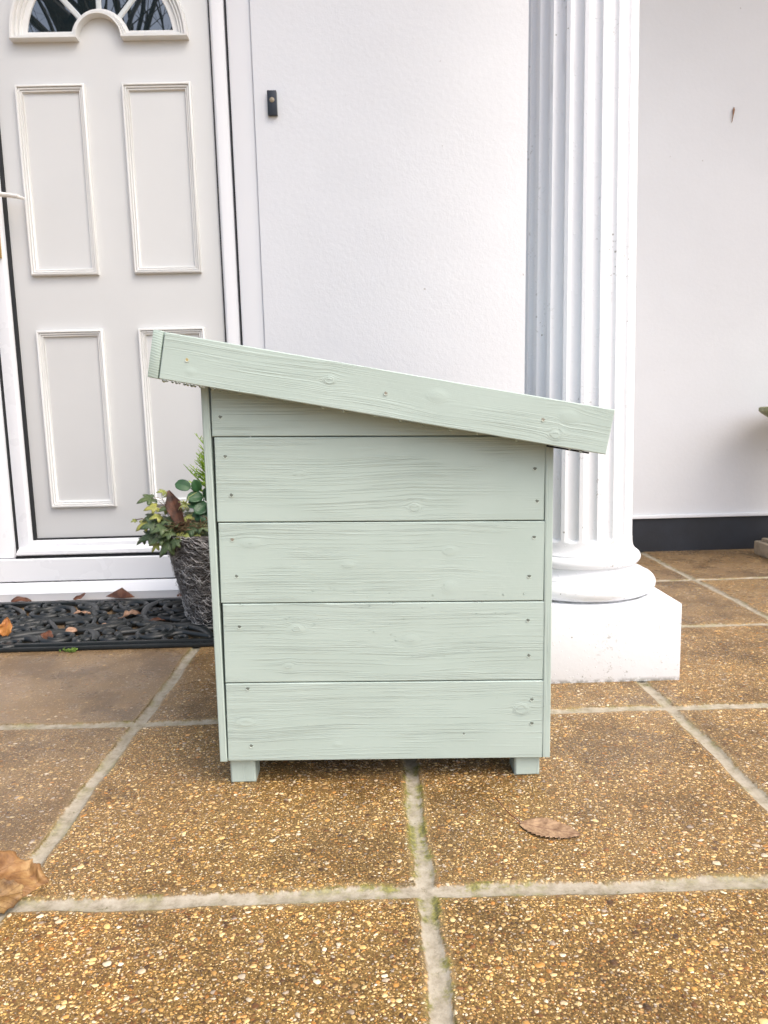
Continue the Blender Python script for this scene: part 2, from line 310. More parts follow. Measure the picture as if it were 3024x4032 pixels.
# ------------------------------------------------------------------ mesh helper
class MB:
    def __init__(s): s.v = []; s.f = []; s.a = {}
    def add(s, vs, fs, **attrs):
        o = len(s.v); s.v += [tuple(map(float, p)) for p in vs]; s.f += [tuple(i+o for i in q) for q in fs]
        for k, val in attrs.items():
            lst = s.a.setdefault(k, [(0.0, 0.0, 0.0)]*o)
            lst += [tuple(map(float, t)) for t in val]
        for k in s.a:
            if k not in attrs: s.a[k] += [(0.0, 0.0, 0.0)]*len(vs)
        return s
    def box(s, a, b, mat=None, bev=0.0):
        x0, y0, z0 = a; x1, y1, z1 = b
        if bev:
            bm = bmesh.new(); bmesh.ops.create_cube(bm, size=1)
            for v in bm.verts: v.co = Vector(((x0+x1)/2+v.co.x*(x1-x0), (y0+y1)/2+v.co.y*(y1-y0), (z0+z1)/2+v.co.z*(z1-z0)))
            bmesh.ops.bevel(bm, geom=bm.edges[:], offset=bev, segments=2, affect='EDGES', profile=0.6)
            bm.verts.index_update(); vs = [v.co.copy() for v in bm.verts]; fs = [[v.index for v in f.verts] for f in bm.faces]; bm.free()
        else:
            vs = [Vector(p) for p in ((x0,y0,z0),(x1,y0,z0),(x1,y1,z0),(x0,y1,z0),(x0,y0,z1),(x1,y0,z1),(x1,y1,z1),(x0,y1,z1))]
            fs = [(0,3,2,1),(4,5,6,7),(0,1,5,4),(1,2,6,5),(2,3,7,6),(3,0,4,7)]
        if mat is not None: vs = [mat @ p for p in vs]
        return s.add(vs, fs)
    def tube(s, pts, rad, sides=6, flat=1.0, cap=True):
        pts = [Vector(p) for p in pts]; n = len(pts); vs = []; fs = []
        up = Vector((0, 0, 1)); prev = None
        for i, p in enumerate(pts):
            t = (pts[min(i+1, n-1)] - pts[max(i-1, 0)]).normalized() if n > 1 else up
            if prev is None: a = t.cross(up if abs(t.z) < 0.95 else Vector((1, 0, 0))).normalized()
            else: a = (prev - t*prev.dot(t)).normalized()
            prev = a; b = t.cross(a)
            r = rad[i] if isinstance(rad, (list, tuple)) else rad
            for k in range(sides):
                an = 2*PI*k/sides; vs.append(p + a*(math.cos(an)*r) + b*(math.sin(an)*r*flat))
        for i in range(n-1):
            for k in range(sides):
                k2 = (k+1) % sides; fs.append((i*sides+k, i*sides+k2, (i+1)*sides+k2, (i+1)*sides+k))
        if cap: fs.append(tuple(range(sides))[::-1]); fs.append(tuple((n-1)*sides+k for k in range(sides)))
        return s.add(vs, fs)
    def lathe(s, prof, seg=64, c=(0, 0, 0)):
        vs = []; fs = []
        for r, z in prof:
            for k in range(seg):
                a = 2*PI*k/seg; vs.append((c[0]+r*math.cos(a), c[1]+r*math.sin(a), c[2]+z))
        n = len(prof)
        for i in range(n-1):
            for k in range(seg):
                k2 = (k+1) % seg; fs.append((i*seg+k, i*seg+k2, (i+1)*seg+k2, (i+1)*seg+k))
        fs.append(tuple(range(seg))[::-1]); fs.append(tuple((n-1)*seg+k for k in range(seg)))
        return s.add(vs, fs)
    def build(s, name, mat, parent=None, smooth=False, auto=None):
        me = bpy.data.meshes.new(name); me.from_pydata(s.v, [], s.f); me.update()
        for k, val in s.a.items():
            at = me.attributes.new(k, 'FLOAT_VECTOR', 'POINT'); at.data.foreach_set('vector', np.array(val, dtype=np.float32).ravel())
        bm = bmesh.new(); bm.from_mesh(me); bmesh.ops.recalc_face_normals(bm, faces=bm.faces[:]); bm.to_mesh(me); bm.free()
        mats = mat if isinstance(mat, (list, tuple)) else [mat]
        for mm in mats: me.materials.append(mm)
        if smooth or auto:
            me.polygons.foreach_set('use_smooth', [True]*len(me.polygons))
            if auto: me.set_sharp_from_angle(angle=math.radians(auto))
        o = bpy.data.objects.new(name, me); COL.objects.link(o)
        if parent: o.parent = parent
        return o

def tag(o, label=None, cat=None, group=None, kind=None):
    if label: o['label'] = label
    if cat: o['category'] = cat
    if group: o['group'] = group
    if kind: o['kind'] = kind
    return o
def empty(name, loc=(0, 0, 0)):
    e = bpy.data.objects.new(name, None); COL.objects.link(e); e.location = loc; e.empty_display_size = 0.05; return e
def into(root, o):      # parent a mesh written in world coordinates under a root that stands elsewhere
    off = root.matrix_world.inverted() if False else Matrix.Translation(-root.location)
    o.data.transform(off); o.parent = root; return o

# ------------------------------------------------------------------ paving
JX = [-0.54 + 0.5985*i for i in range(-3, 6)]
JY = [0.928 + 0.6*i for i in range(-3, 5)]
def lines(J, lo, hi):
    s_ = set()
    x = lo
    while x < hi: s_.add(round(x, 4)); x += 0.03
    for j in J:
        if lo < j < hi:
            for k in range(-11, 12): s_.add(round(j+k*0.0025, 4))
    L = sorted(s_); out = [L[0]]
    for q in L[1:]:
        if q-out[-1] > 0.0012: out.append(q)
    return [-80, -40, -20, -10, -5] + out + [out[-1]+1, out[-1]+4, 20, 40, 80]
X = np.array(lines(JX, -1.9, 2.6)); Y = np.array(lines(JY, -0.4, 3.6))
GX, GY = np.meshgrid(X, Y)
wob = lambda t, s_: 0.0025*np.sin(t*9+s_*1.7)+0.0015*np.sin(t*27+s_*3.1)+0.001*np.sin(t*61+s_)
dx = np.full(GX.shape, 9.0); dy = np.full(GX.shape, 9.0); 
for i, j in enumerate(JX): dx = np.minimum(dx, np.abs(GX-j-wob(GY, i)))
for i, j in enumerate(JY): dy = np.minimum(dy, np.abs(GY-j-wob(GX, i+20)))
HW = 0.0125
dd = np.minimum(dx-HW+0.001*np.sin(GY*31), dy-HW+0.001*np.sin(GX*23))
t = np.clip(dd/0.006+0.5, 0, 1); Z = -0.004*(1-t*t*(3-2*t))
Z += np.where(dd < 0, -0.0015*np.clip(-dd/HW, 0, 1), 0)
near = (np.abs(GX) < 4) & (np.abs(GY) < 5)
ix = np.floor((GX+0.54)/0.5985).astype(int); iy = np.floor((GY-0.928)/0.6).astype(int)
# slab looks: gold 0..1, exposed aggregate 0..1 (columns: left, two middle, right ; rows: front to house)
look = {(-1,0):(0.25,0.72),(0,0):(0.80,0.95),(1,0):(0.75,0.95),(2,0):(0.6,0.9),(-1,-1):(0.85,1.0),(0,-1):(0.85,1.0),(1,-1):(0.85,1.0),
        (-1,1):(0.10,0.38),(0,1):(0.35,0.75),(1,1):(0.45,0.92),(2,1):(0.6,0.95),(-1,2):(0.1,0.25),(0,2):(0.2,0.4),(1,2):(0.3,0.7),(2,2):(0.35,0.8),(3,2):(0.7,0.8),
        (2,3):(0.25,0.5),(3,3):(0.5,0.55),(1,3):(0.3,0.5)}
gold = np.zeros(GX.shape); agg = np.zeros(GX.shape); tilt = np.zeros(GX.shape)
for q in np.unique(np.stack([ix[near], iy[near]], 1), axis=0):
    k = (int(q[0]), int(q[1])); r_ = random.Random(k[0]*31+k[1]*7)
    g_, a_ = look.get(k, (0.4+0.3*r_.random(), 0.7)); msk = (ix == k[0]) & (iy == k[1])
    gold[msk] = g_; agg[msk] = a_
far = ~near; gold[far] = 0.5; agg[far] = 0.8; dd = np.where(far, 0.3, dd); Z = np.where(far, 0, Z)
ny, nx = GX.shape
V = np.stack([GX, GY, Z], -1).reshape(-1, 3)
idx = np.arange(nx*ny).reshape(ny, nx)
F = np.stack([idx[:-1, :-1], idx[:-1, 1:], idx[1:, 1:], idx[1:, :-1]], -1).reshape(-1, 4)
me = bpy.data.meshes.new('paving'); me.vertices.add(len(V)); me.vertices.foreach_set('co', V.astype(np.float32).ravel())
me.loops.add(F.size); me.loops.foreach_set('vertex_index', F.astype(np.int32).ravel())
me.polygons.add(len(F)); me.polygons.foreach_set('loop_start', np.arange(0, F.size, 4, dtype=np.int32)); me.update(calc_edges=True)
me.polygons.foreach_set('use_smooth', np.ones(len(F), dtype=bool))
for nm_, arr in (('jd', dd), ('gold', gold), ('agg', agg)):
    at = me.attributes.new(nm_, 'FLOAT', 'POINT'); at.data.foreach_set('value', arr.astype(np.float32).ravel())
me.materials.append(M_pave); pav = bpy.data.objects.new('paving', me); COL.objects.link(pav); tag(pav, kind='structure')

# ------------------------------------------------------------------ house walls
FY = 2.655     # face of the near render
b = MB(); b.box((-0.381, FY, 0.0), (0.72, 3.36, 4.3), bev=0.004); b.box((-3.2, FY, 0.0), (-1.475, 3.36, 4.3), bev=0.004)
b.box((-1.474, FY, 2.62), (-0.382, 3.36, 4.3))
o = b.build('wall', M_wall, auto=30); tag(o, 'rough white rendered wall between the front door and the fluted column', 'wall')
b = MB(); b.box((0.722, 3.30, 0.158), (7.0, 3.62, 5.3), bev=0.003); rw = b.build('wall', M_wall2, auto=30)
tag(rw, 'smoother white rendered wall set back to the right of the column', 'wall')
b = MB(); b.box((0.722, 3.306, 0.0), (7.0, 3.61, 0.157)); b.build('painted_skirting', M_tarpaint, rw)
b = MB(); b.box((0.722, 3.291, 0.160), (7.0, 3.2995, 0.176), bev=0.003); b.build('render_bead', M_wall2, rw, auto=40)
# unseen porch roof over the column; right part added to shade the set-back wall
b = MB(); b.box((-3.1, 1.70, 3.80), (0.7215, FY-0.002, 4.05)); b.box((0.722, 1.70, 3.80), (5.5, 3.298, 4.05)); pr_ = b.build('porch_roof_shade', M_soffit); tag(pr_, 'unseen flat white porch roof over the front door, extended right to shade the wall', 'porch roof')
# small dry stalk stuck on the right wall
tw = MB(); tw.tube([(1.6095, 3.296, 1.905), (1.612, 3.292, 1.93), (1.6155, 3.294, 1.955), (1.6165, 3.296, 1.968)], [0.0012, 0.002, 0.0045, 0.001], 6)
o = tw.build('dry_seed_stalk', M_tan, smooth=True); tag(o, 'tiny brown dry stalk stuck high on the right-hand wall', 'stalk')

# ------------------------------------------------------------------ door
DY = 2.70      # door skin face
door = empty('front_door', (-0.9, DY, 0.07)); tag(door, 'pale grey panelled front door with white frame and half-round glazed top', 'door')
def dpart(b, name, mat, auto=30, parent=None):
    o = b.build(name, mat, auto=auto)
    o.data.transform(Matrix.Translation(-door.location)); o.parent = parent or door; return o
CXA, CZA = -0.905, 1.985       # centre of the sunburst arch
RO, RI = 0.262, 0.104
# skin with the fanlight opening cut out
def arch_outline(ro, ri, zb, n=40, cx=CXA, cz=CZA):
    a0 = math.asin((zb-cz)/ro); pts = []
    for i in range(n+1):
        a = a0+(PI-2*a0)*i/n; pts.append((cx+ro*math.cos(a), cz+ro*math.sin(a)))
    b0 = math.asin((zb-cz)/ri) if abs(zb-cz) < ri else 0
    for i in range(n//2+1):
        a = PI-b0-(PI-2*b0)*i/(n//2); pts.append((cx+ri*math.cos(a), cz+ri*math.sin(a)))
    return pts
panel_l, panel_r, panel_b, panel_t = -1.286, -0.532, 0.2385, 2.46
sk = MB(); sk.box((panel_l, DY, panel_b), (panel_r, DY+0.04, panel_t), bev=0.002)
skin = dpart(sk, 'door_leaf', M_leaf_door)
# sash profiles (mitred frame round the leaf)
def bar_profile(b, p0, p1, inner, prof, mi0, mi1):
    """extrude prof (dist from outer edge, y) from p0 to p1 (outer edge), inner = unit dir to the inside, mitres"""
    p0 = Vector(p0); p1 = Vector(p1); inner = Vector(inner); d = (p1-p0).normalized(); vs = []
    for P, mi, sg in ((p0, mi0, 1), (p1, mi1, -1)):
        for q, y in prof:
            v = P + inner*q + d*(sg*q*mi); vs.append((v.x, y, v.z))
    n = len(prof); fs = [(i, (i+1) % n, n+(i+1) % n, n+i) for i in range(n)]
    fs += [tuple(range(n)), tuple(range(n, 2*n))[::-1]]
    b.add(vs, fs)
S0, S1 = -1.3545, -0.4715     # sash outer edges
SB, ST = 0.176, 2.53
prof = [(0, 2.74), (0, 2.690), (0.004, 2.683), (0.010, 2.680), (0.046, 2.680), (0.052, 2.684), (0.0565, 2.694), (0.0565, 2.74)]
for nm_, p0, p1, inn in (('l', (S0, 0, SB), (S0, 0, ST), (1, 0, 0)), ('r', (S1, 0, SB), (S1, 0, ST), (-1, 0, 0)),
                         ('b', (S0, 0, SB), (S1, 0, SB), (0, 0, 1)), ('t', (S0, 0, ST), (S1, 0, ST), (0, 0, -1))):
    bb = MB(); bar_profile(bb, p0, p1, inn, prof, 1, 1); dpart(bb, 'sash_rail', M_upvc)
gk = MB(); gk.box((-1.302, 2.6925, 0.231), (-1.2865, 2.71, 2.47)); gk.box((-0.5315, 2.6925, 0.231), (-0.5275, 2.71, 2.47)); gk.box((-1.2864, 2.6935, 0.2326), (-0.5316, 2.71, 0.2380)); gk.box((-1.3625, 2.684, 0.1715), (-1.3548, 2.72, 2.54)); gk.box((-0.4712, 2.678, 0.1685), (-0.4662, 2.72, 2.54)); gk.box((-1.3546, 2.662, 0.1680), (-0.4713, 2.72, 0.1757)); gk.box((-1.49, 2.659, 0.0768), (-0.4665, 2.72, 0.0801))  # rubber round the leaf; black strips standing in for shade in the frame gaps
dpart(gk, 'gasket_and_gap_shade', M_gasket_shade)
wb = MB(); wb.add([(-1.345, 2.680, 0.2085), (-0.485, 2.680, 0.2085), (-1.345, 2.656, 0.196), (-0.485, 2.656, 0.196), (-1.350, 2.655, 0.184), (-0.480, 2.655, 0.184), (-1.350, 2.658, 0.180), (-0.480, 2.658, 0.180), (-1.345, 2.681, 0.180), (-0.485, 2.681, 0.180)],
       [(0,1,3,2),(2,3,5,4),(4,5,7,6),(6,7,9,8),(8,9,1,0),(0,2,4,6,8),(1,9,7,5,3)])
dpart(wb, 'weather_bar', M_upvc)
# outer frame
oprof = [(0, 2.76), (0, 2.672), (0.003, 2.668), (0.074, 2.668), (0.081, 2.671), (0.0835, 2.680), (0.0835, 2.76)]
O0, O1 = -1.4375, -0.3825
fr = MB(); bar_profile(fr, (O1, 0, 0.085), (O1, 0, 2.61), (-1, 0, 0), oprof, 0, 1); dpart(fr, 'frame_jamb', M_upvc)
fr = MB(); bar_profile(fr, (O0, 0, 0.1705), (O0, 0, 2.61), (1, 0, 0), [(q*0.9, y) for q, y in oprof], 0, 1); dpart(fr, 'frame_jamb', M_upvc)
fr = MB(); bar_profile(fr, (O0, 0, 2.61), (O1, 0, 2.61), (0, 0, -1), oprof, 1, 1); dpart(fr, 'frame_head', M_upvc)
fr = MB(); bar_profile(fr, (-1.5, 0, 0.0805), (O1-0.082, 0, 0.0805), (0, 0, 1), [(0, 2.76), (0, 2.658), (0.003, 2.655), (0.083, 2.655), (0.087, 2.659), (0.087, 2.76)], 0, 0); dpart(fr, 'threshold', M_upvc)
sl = MB(); bar_profile(sl, (-1.52, 0, 0.0), (-0.384, 0, 0.0), (0, 0, 1), [(0, 2.76), (0, 2.640), (0.032, 2.636), (0.038, 2.634), (0.071, 2.648), (0.0765, 2.652), (0.0765, 2.76)], 0, 0); dpart(sl, 'sill', M_upvc)
dk = MB(); dk.box((-1.55, 2.745, 0.0), (-0.383, 2.80, 2.66)); dpart(dk, 'frame_backing', M_gasket_shade)
# side light jamb left of the door
# panel mouldings
def moulding(x0, z0, x1, z1, parent):
    prof = [(0, DY+0.001), (0, DY-0.013), (0.0015, DY-0.0175), (0.0045, DY-0.0190), (0.0078, DY-0.0180), (0.0090, DY-0.0110), (0.0095, DY-0.0095), (0.0105, DY-0.0130), (0.0130, DY-0.0140), (0.0155, DY-0.0125), (0.0162, DY-0.0065), (0.0168, DY-0.0055), (0.0178, DY-0.0090), (0.0200, DY-0.0098), (0.0225, DY-0.0080), (0.0240, DY+0.001)]
    b = MB(); corners = [(x0, z0, 1, 1), (x1, z0, -1, 1), (x1, z1, -1, -1), (x0, z1, 1, -1)]; vs = []; n = len(prof)
    for cx, cz, sx, sz in corners:
        for q, y in prof: vs.append((cx+sx*q, y, cz+sz*q))
    fs = []
    for k in range(4):
        for i in range(n-1):
            a = k*n+i; c_ = ((k+1) % 4)*n+i; fs.append((a, a+1, c_+1, c_))
    b.add(vs, fs); o = dpart(b, 'panel_moulding', M_mould, auto=50); return o
K = DY/2.665
def zk(z): return 0.67+(z-0.67)*K*0.997
def xk(x): return x*K*0.997
for xa, xb in ((-1.2045, -0.965), (-0.837, -0.598)):
    moulding(xk(xa), zk(1.195), xk(xb), zk(1.833), skin); moulding(xk(xa), zk(0.358), xk(xb), zk(1.004), skin)
# arch moulding in nested steps
def arch_pts(t, n=48):
    ro = 0.306-0.054*t; ri = 0.076+0.028*t; zb = 1.9865+0.0315*t; cz = 1.986
    cx = xk(-0.8995); pts = []
    a0 = math.asin(max(-1, min(1, (zb-cz)/ro)))
    for i in range(n+1):
        a = a0+(PI-2*a0)*i/n; pts.append((cx+ro*math.cos(a), cz+ro*math.sin(a)))
    b0 = math.asin(max(-1, min(1, (zb-cz)/ri)))
    for i in range(n//2+1):
        a = PI-b0-(PI-2*b0)*i/(n//2); pts.append((cx+ri*math.cos(a), cz+ri*math.sin(a)))
    return pts
am = MB(); levels = [(0, 0.001), (0, -0.026), (0.04, -0.031), (0.18, -0.031), (0.23, -0.028), (0.25, -0.019), (0.29, -0.022), (0.38, -0.023), (0.43, -0.020), (0.45, -0.012), (0.49, -0.0145), (0.57, -0.0155), (0.62, -0.013), (0.64, -0.0065), (0.96, -0.0055), (1.0, 0.001)]
vs = []; 
for t_, y_ in levels: vs += [(p[0], DY+y_, p[1]) for p in arch_pts(t_)]
n = len(arch_pts(0)); fs = []
for l in range(len(levels)-1):
    for i in range(n): fs.append((l*n+i, l*n+(i+1) % n, (l+1)*n+(i+1) % n, (l+1)*n+i))
am.add(vs, fs); arch = dpart(am, 'fanlight', M_mould, auto=40)
gl = MB(); P = arch_pts(0.99); CXg = xk(-0.8995)
gv = []; gf = []; nn = 49; ins = P[49:]; ins_r = ins[::-1]
for i in range(49):
    j = i/48*(len(ins_r)-1); j0 = int(j); j1 = min(j0+1, len(ins_r)-1); fr_ = j-j0
    q = (ins_r[j0][0]*(1-fr_)+ins_r[j1][0]*fr_, ins_r[j0][1]*(1-fr_)+ins_r[j1][1]*fr_)
    gv += [(P[i][0], DY-0.0015, P[i][1]), (q[0], DY-0.0015, q[1])]
for i in range(48): gf.append((2*i, 2*i+1, 2*i+3, 2*i+2))
gl.add(gv, gf); dpart(gl, 'glass', M_glass, parent=arch, auto=None)
for an in (48, 90, 132):
    a = math.radians(an); d = Vector((math.cos(a), 0, math.sin(a))); s_ = Vector((-d.z, 0, d.x)); c_ = Vector((CXg, DY, 1.986))
    mb = MB(); w_ = 0.0095
    for (h0, h1, ww) in ((0.0018, 0.0055, w_),):
        q = [c_+d*0.098+s_*ww, c_+d*0.098-s_*ww, c_+d*0.262-s_*ww, c_+d*0.262+s_*ww]
        q2 = [c_+d*0.098+s_*(ww*0.6), c_+d*0.098-s_*(ww*0.6), c_+d*0.262-s_*(ww*0.6), c_+d*0.262+s_*(ww*0.6)]
        mb.add([p+Vector((0, -h0, 0)) for p in q]+[p+Vector((0, -h1, 0)) for p in q2], [(0,1,2,3),(4,7,6,5),(0,4,5,1),(1,5,6,2),(2,6,7,3),(3,7,4,0)])
    dpart(mb, 'glazing_bar', M_muntin, parent=arch)
# handle
hp = MB(); hp.box((-1.342, 2.666, 1.262), (-1.3105, 2.6805, 1.50), bev=0.003); hpl = dpart(hp, 'lock_plate', M_brass)
hl = MB(); hl.tube([(-1.326, 2.668, 1.468), (-1.326, 2.632, 1.468)], 0.009, 12)
hl.tube([(-1.333, 2.628, 1.4665), (-1.300, 2.624, 1.4665), (-1.24, 2.622, 1.4595), (-1.212, 2.624, 1.4555), (-1.196, 2.640, 1.4515)], [0.010, 0.010, 0.0098, 0.0095, 0.0055], 10, flat=0.8)
dpart(hl, 'handle', M_handle, parent=hpl)

# ------------------------------------------------------------------ door bell
bell = empty('doorbell', (-0.3165, FY, 1.752)); tag(bell, 'small black doorbell push with a brown round button on the white wall', 'doorbell')
bb = MB(); bb.box((-0.0165, -0.017, -0.040), (0.0165, -0.0015, 0.040), bev=0.0025); bb.build('bell_case', M_black, bell, auto=40)
bb = MB(); bb.lathe([(0.0085, 0), (0.0085, 0.0015), (0.0065, 0.0030), (0.001, 0.0034)], 24)
bo = bb.build('bell_button', M_btn, bell, auto=40); bo.data.transform(Matrix.Translation((0, -0.0168, 0.008)) @ Matrix.Rotation(PI/2, 4, 'X'))
bb = MB(); bb.box((-0.0185, -0.0015, -0.042), (0.0185, 0.003, 0.042), bev=0.001); bb.build('back_plate', M_muntin, bell, auto=40)

# ------------------------------------------------------------------ column
CC = (0.5457, 1.894)
colm = empty('fluted_column', (CC[0], CC[1], 0)); tag(colm, 'white fluted porch column with moulded round base on a square plinth', 'column')
S = 0.2038; b = MB()
bm = bmesh.new()
b.box((-S, -S, -0.002), (S, S, 0.1955), bev=0.004); b.build('plinth', M_col, colm, auto=40)
prof = [(0.150, 0.1955), (0.186, 0.1960), (0.189, 0.1985)]
for i in range(11): a = -PI/2+PI*i/10; prof.append((0.182+0.021*math.cos(a), 0.2205+0.0215*math.sin(a)))
prof += [(0.178, 0.2425), (0.1765, 0.246), (0.1765, 0.2475)]
for i in range(1, 10): a = i/10*PI/2; prof.append((0.1765-0.0245*math.sin(a), 0.2475+0.0215*(1-math.cos(a))))
prof += [(0.1515, 0.2695), (0.1515, 0.2735)]
for i in range(11): a = -PI/2+PI*i/10; prof.append((0.152+0.0125*math.cos(a), 0.2875+0.0138*math.sin(a)))
prof += [(0.1505, 0.3020), (0.1505, 0.3065), (0.1475, 0.3095), (0.1445, 0.316), (0.1428, 0.326), (0.1424, 0.3345)]
b = MB(); b.lathe(prof, 96); b.build('moulded_base', M_col, colm, auto=32)
NF = 20; PER = 14; zs = [0.3345, 0.3375, 0.3400, 0.3425, 0.345, 0.348, 0.352, 0.357, 0.363, 0.37] + [0.37+0.1*i for i in range(1, 35)]
vs = []; fs = []
for z in zs:
    R_ = 0.1423-0.0118*max(0, (z-0.34))/1.4*(0.55+0.45*min(1, z/1.4))
    for k in range(NF*PER):
        ph = (k % PER)/PER; fl = 0.24; dep = 0.0
        if ph > fl:
            q = (ph-fl)/(1-fl)*2-1; hw = math.sqrt(max(0, 1-q*q)); dep = 0.0105*hw
            # flute foot is a rounded scoop
            foot = (z-0.3385)/0.020
            lim = 1-math.sqrt(max(0, 1-q*q))
            e = max(0, min(1, (foot-lim*0.4)/0.35)); dep *= e*e*(3-2*e)
        a = 2*PI*(k/(NF*PER))+0.072; vs.append(((R_-dep)*math.cos(a), (R_-dep)*math.sin(a), z))
n = NF*PER
for i in range(len(zs)-1):
    for k in range(n): fs.append((i*n+k, i*n+(k+1) % n, (i+1)*n+(k+1) % n, (i+1)*n+k))
b = MB(); b.add(vs, fs); b.build('fluted_shaft', M_col, colm, auto=40)

# ------------------------------------------------------------------ bird bath at the right edge
bath = empty('bird_bath', (1.895, 3.03, 0)); tag(bath, 'weathered stone bird bath with mossy rim at the right edge of the picture', 'bird bath')
b = MB(); b.box((-0.16, -0.16, 0), (0.16, 0.16, 0.062), bev=0.006); b.box((-0.138, -0.138, 0.0622), (0.138, 0.138, 0.078), bev=0.004); b.build('stone_base', M_stone, bath, auto=40)
b = MB(); b.lathe([(0.128, 0.0782), (0.130, 0.086), (0.118, 0.104), (0.088, 0.118), (0.075, 0.122), (0.086, 0.132), (0.088, 0.142), (0.075, 0.152), (0.056, 0.16), (0.050, 0.21), (0.062, 0.30), (0.070, 0.38), (0.058, 0.46), (0.05, 0.52), (0.072, 0.55), (0.075, 0.565)], 40); b.build('stone_stem', M_stone, bath, auto=50)
for a in range(4):
    an = PI/4+a*PI/2; bb = MB(); bb.lathe([(0.002, 0), (0.014, 0.006), (0.020, 0.018), (0.014, 0.034), (0.002, 0.042)], 14, (0.155*math.cos(an)*0.86, 0.155*math.sin(an)*0.86, 0.079)); bb.build('stone_knob', M_stone, bath, smooth=True)
b = MB(); b.lathe([(0.07, 0.565), (0.12, 0.585), (0.18, 0.612), (0.222, 0.640), (0.232, 0.650), (0.232, 0.664), (0.222, 0.668), (0.20, 0.664), (0.16, 0.640), (0.05, 0.620)], 8); b.build('stone_bowl', M_stonemoss, bath, auto=30)

# ------------------------------------------------------------------ the sage box
box = empty('storage_box', (0.0, 1.235, 0.0)); tag(box, 'sage green painted timber storage box with sloping lid on short feet', 'storage box')
def plank(name, L, Hh, T, mat4, knots=(), seed=0.0, top=None, parent=None, mat=None, du=0.004, dv=0.0022, sag=0.0, bev=0.0014, vert=False):
    """face in local XZ (x along 0..L, z across 0..H), thickness along +Y; grain attribute carries the ring field"""
    us = [0, bev]+list(np.linspace(bev, L-bev, max(3, int(L/du)))[1:-1])+[L-bev, L]
    nv = max(3, int(Hh/dv)); tv = [0.0]+list(np.linspace(bev/Hh, 1-bev/Hh, nv))+[1.0]
    nu, nvv = len(us), len(tv); U, Tt = np.meshgrid(us, tv)
    Ht = Hh if top is None else np.interp(U, [0, L], top)
    Vv = U*0+Tt*Ht
    D = np.zeros(U.shape); edge = np.zeros(U.shape, bool); edge[0] = edge[-1] = True; edge[:, 0] = edge[:, -1] = True
    r_ = np.random.default_rng(int(seed*97)+3)
    D = np.where(edge, bev, 0.00035*np.sin(U*17+seed)*np.sin(Vv*50+seed*2)+r_.normal(0, 0.00003, U.shape))
    GU, GV = (Vv, U) if vert else (U, Vv)
    f = GV + 0.0035*np.sin(GU*6.0+seed*3) + 0.0012*np.sin(GU*19+seed)
    for (ku, kv, ka, ks) in knots:
        a_ = GU-ku; c_ = GV-kv; rr = np.sqrt((a_/ks)**2+c_**2); dirn = np.where(c_ >= 0, 1, -1)
        push = 0.7*ka**2*c_/np.maximum(rr**2, ka**2)*np.exp(-(a_/(ka*9))**2)
        f = f-push*1.0
        ins = rr < ka
        f = np.where(ins, kv+(rr-ka)*0.45*dirn, f)
        D = np.where(edge, D, D-0.0006*np.exp(-(rr/ka)**4))
    vs = [mat4 @ Vector((U[j, i], D[j, i], Vv[j, i])) for j in range(nvv) for i in range(nu)]
    gr = [(GU[j, i], f[j, i], seed*3.7) for j in range(nvv) for i in range(nu)]
    fs = [(j*nu+i, j*nu+i+1, (j+1)*nu+i+1, (j+1)*nu+i) for j in range(nvv-1) for i in range(nu-1)]
    ring = [i for i in range(nu)]+[j*nu+nu-1 for j in range(1, nvv)]+[(nvv-1)*nu+i for i in range(nu-2, -1, -1)]+[j*nu for j in range(nvv-2, 0, -1)]
    o_ = len(vs)
    for q in ring:
        j, i = divmod(q, nu); vs.append(mat4 @ Vector((U[j, i], T, Vv[j, i]))); gr.append((GU[j, i], f[j, i]+0.0001, seed*3.7+T*8))
    n = len(ring)
    fs += [(ring[k], ring[(k+1) % n], o_+(k+1) % n, o_+k)[::-1] for k in range(n)]; fs.append(tuple(o_+k for k in range(n)))
    b = MB(); b.add(vs, fs, grain=gr)
    return b.build(name, mat or M_wood, parent or box, auto=35)
def TR(x, y, z, ry=0.0, rz=0.0): return Matrix.Translation((x, y, z)) @ Matrix.Rotation(rz, 4, 'Z') @ Matrix.Rotation(ry, 4, 'Y')
BW = 0.5715; BR = 0.0205
zl = [0.0508, 0.2004, 0.3475, 0.4927, 0.6414]
kn = [[(0.035, 0.075, 0.009, 2.2), (0.535, 0.095, 0.0115, 1.3), (0.20, 0.030, 0.004, 1.6)],
      [(0.13, 0.100, 0.0095, 1.5), (0.115, 0.030, 0.008, 1.3), (0.335, 0.078, 0.010, 1.7)],
      [(0.055, 0.107, 0.008, 2.4), (0.225, 0.068, 0.006, 2.0), (0.405, 0.092, 0.009, 1.3), (0.405, 0.026, 0.011, 1.1)],
      [(0.145, 0.085, 0.004, 2.6), (0.345, 0.024, 0.009, 1.3)],
      []]
sb = []
for i in range(5):
    Lb = BW + (0.0025 if i == 4 else 0) - (0.002 if i == 0 else 0); x0 = -0.2806+0.0055*(zl[i]-0.05)+(0.0016, 0.0034, 0.0030, 0.0034, 0.0022)[i]
    if i == 4: o = plank('side_board', 0.2965-x0, 0.12, 0.016, TR(x0, 0, zl[i], BR), kn[i], 5.5, top=(0.118, 0.012))
    else: o = plank('side_board', 0.2975-x0, zl[i+1]-zl[i]-0.0018, 0.016, TR(x0, 0, zl[i], BR), kn[i], 1.3*i+0.7)
    sb.append(o)
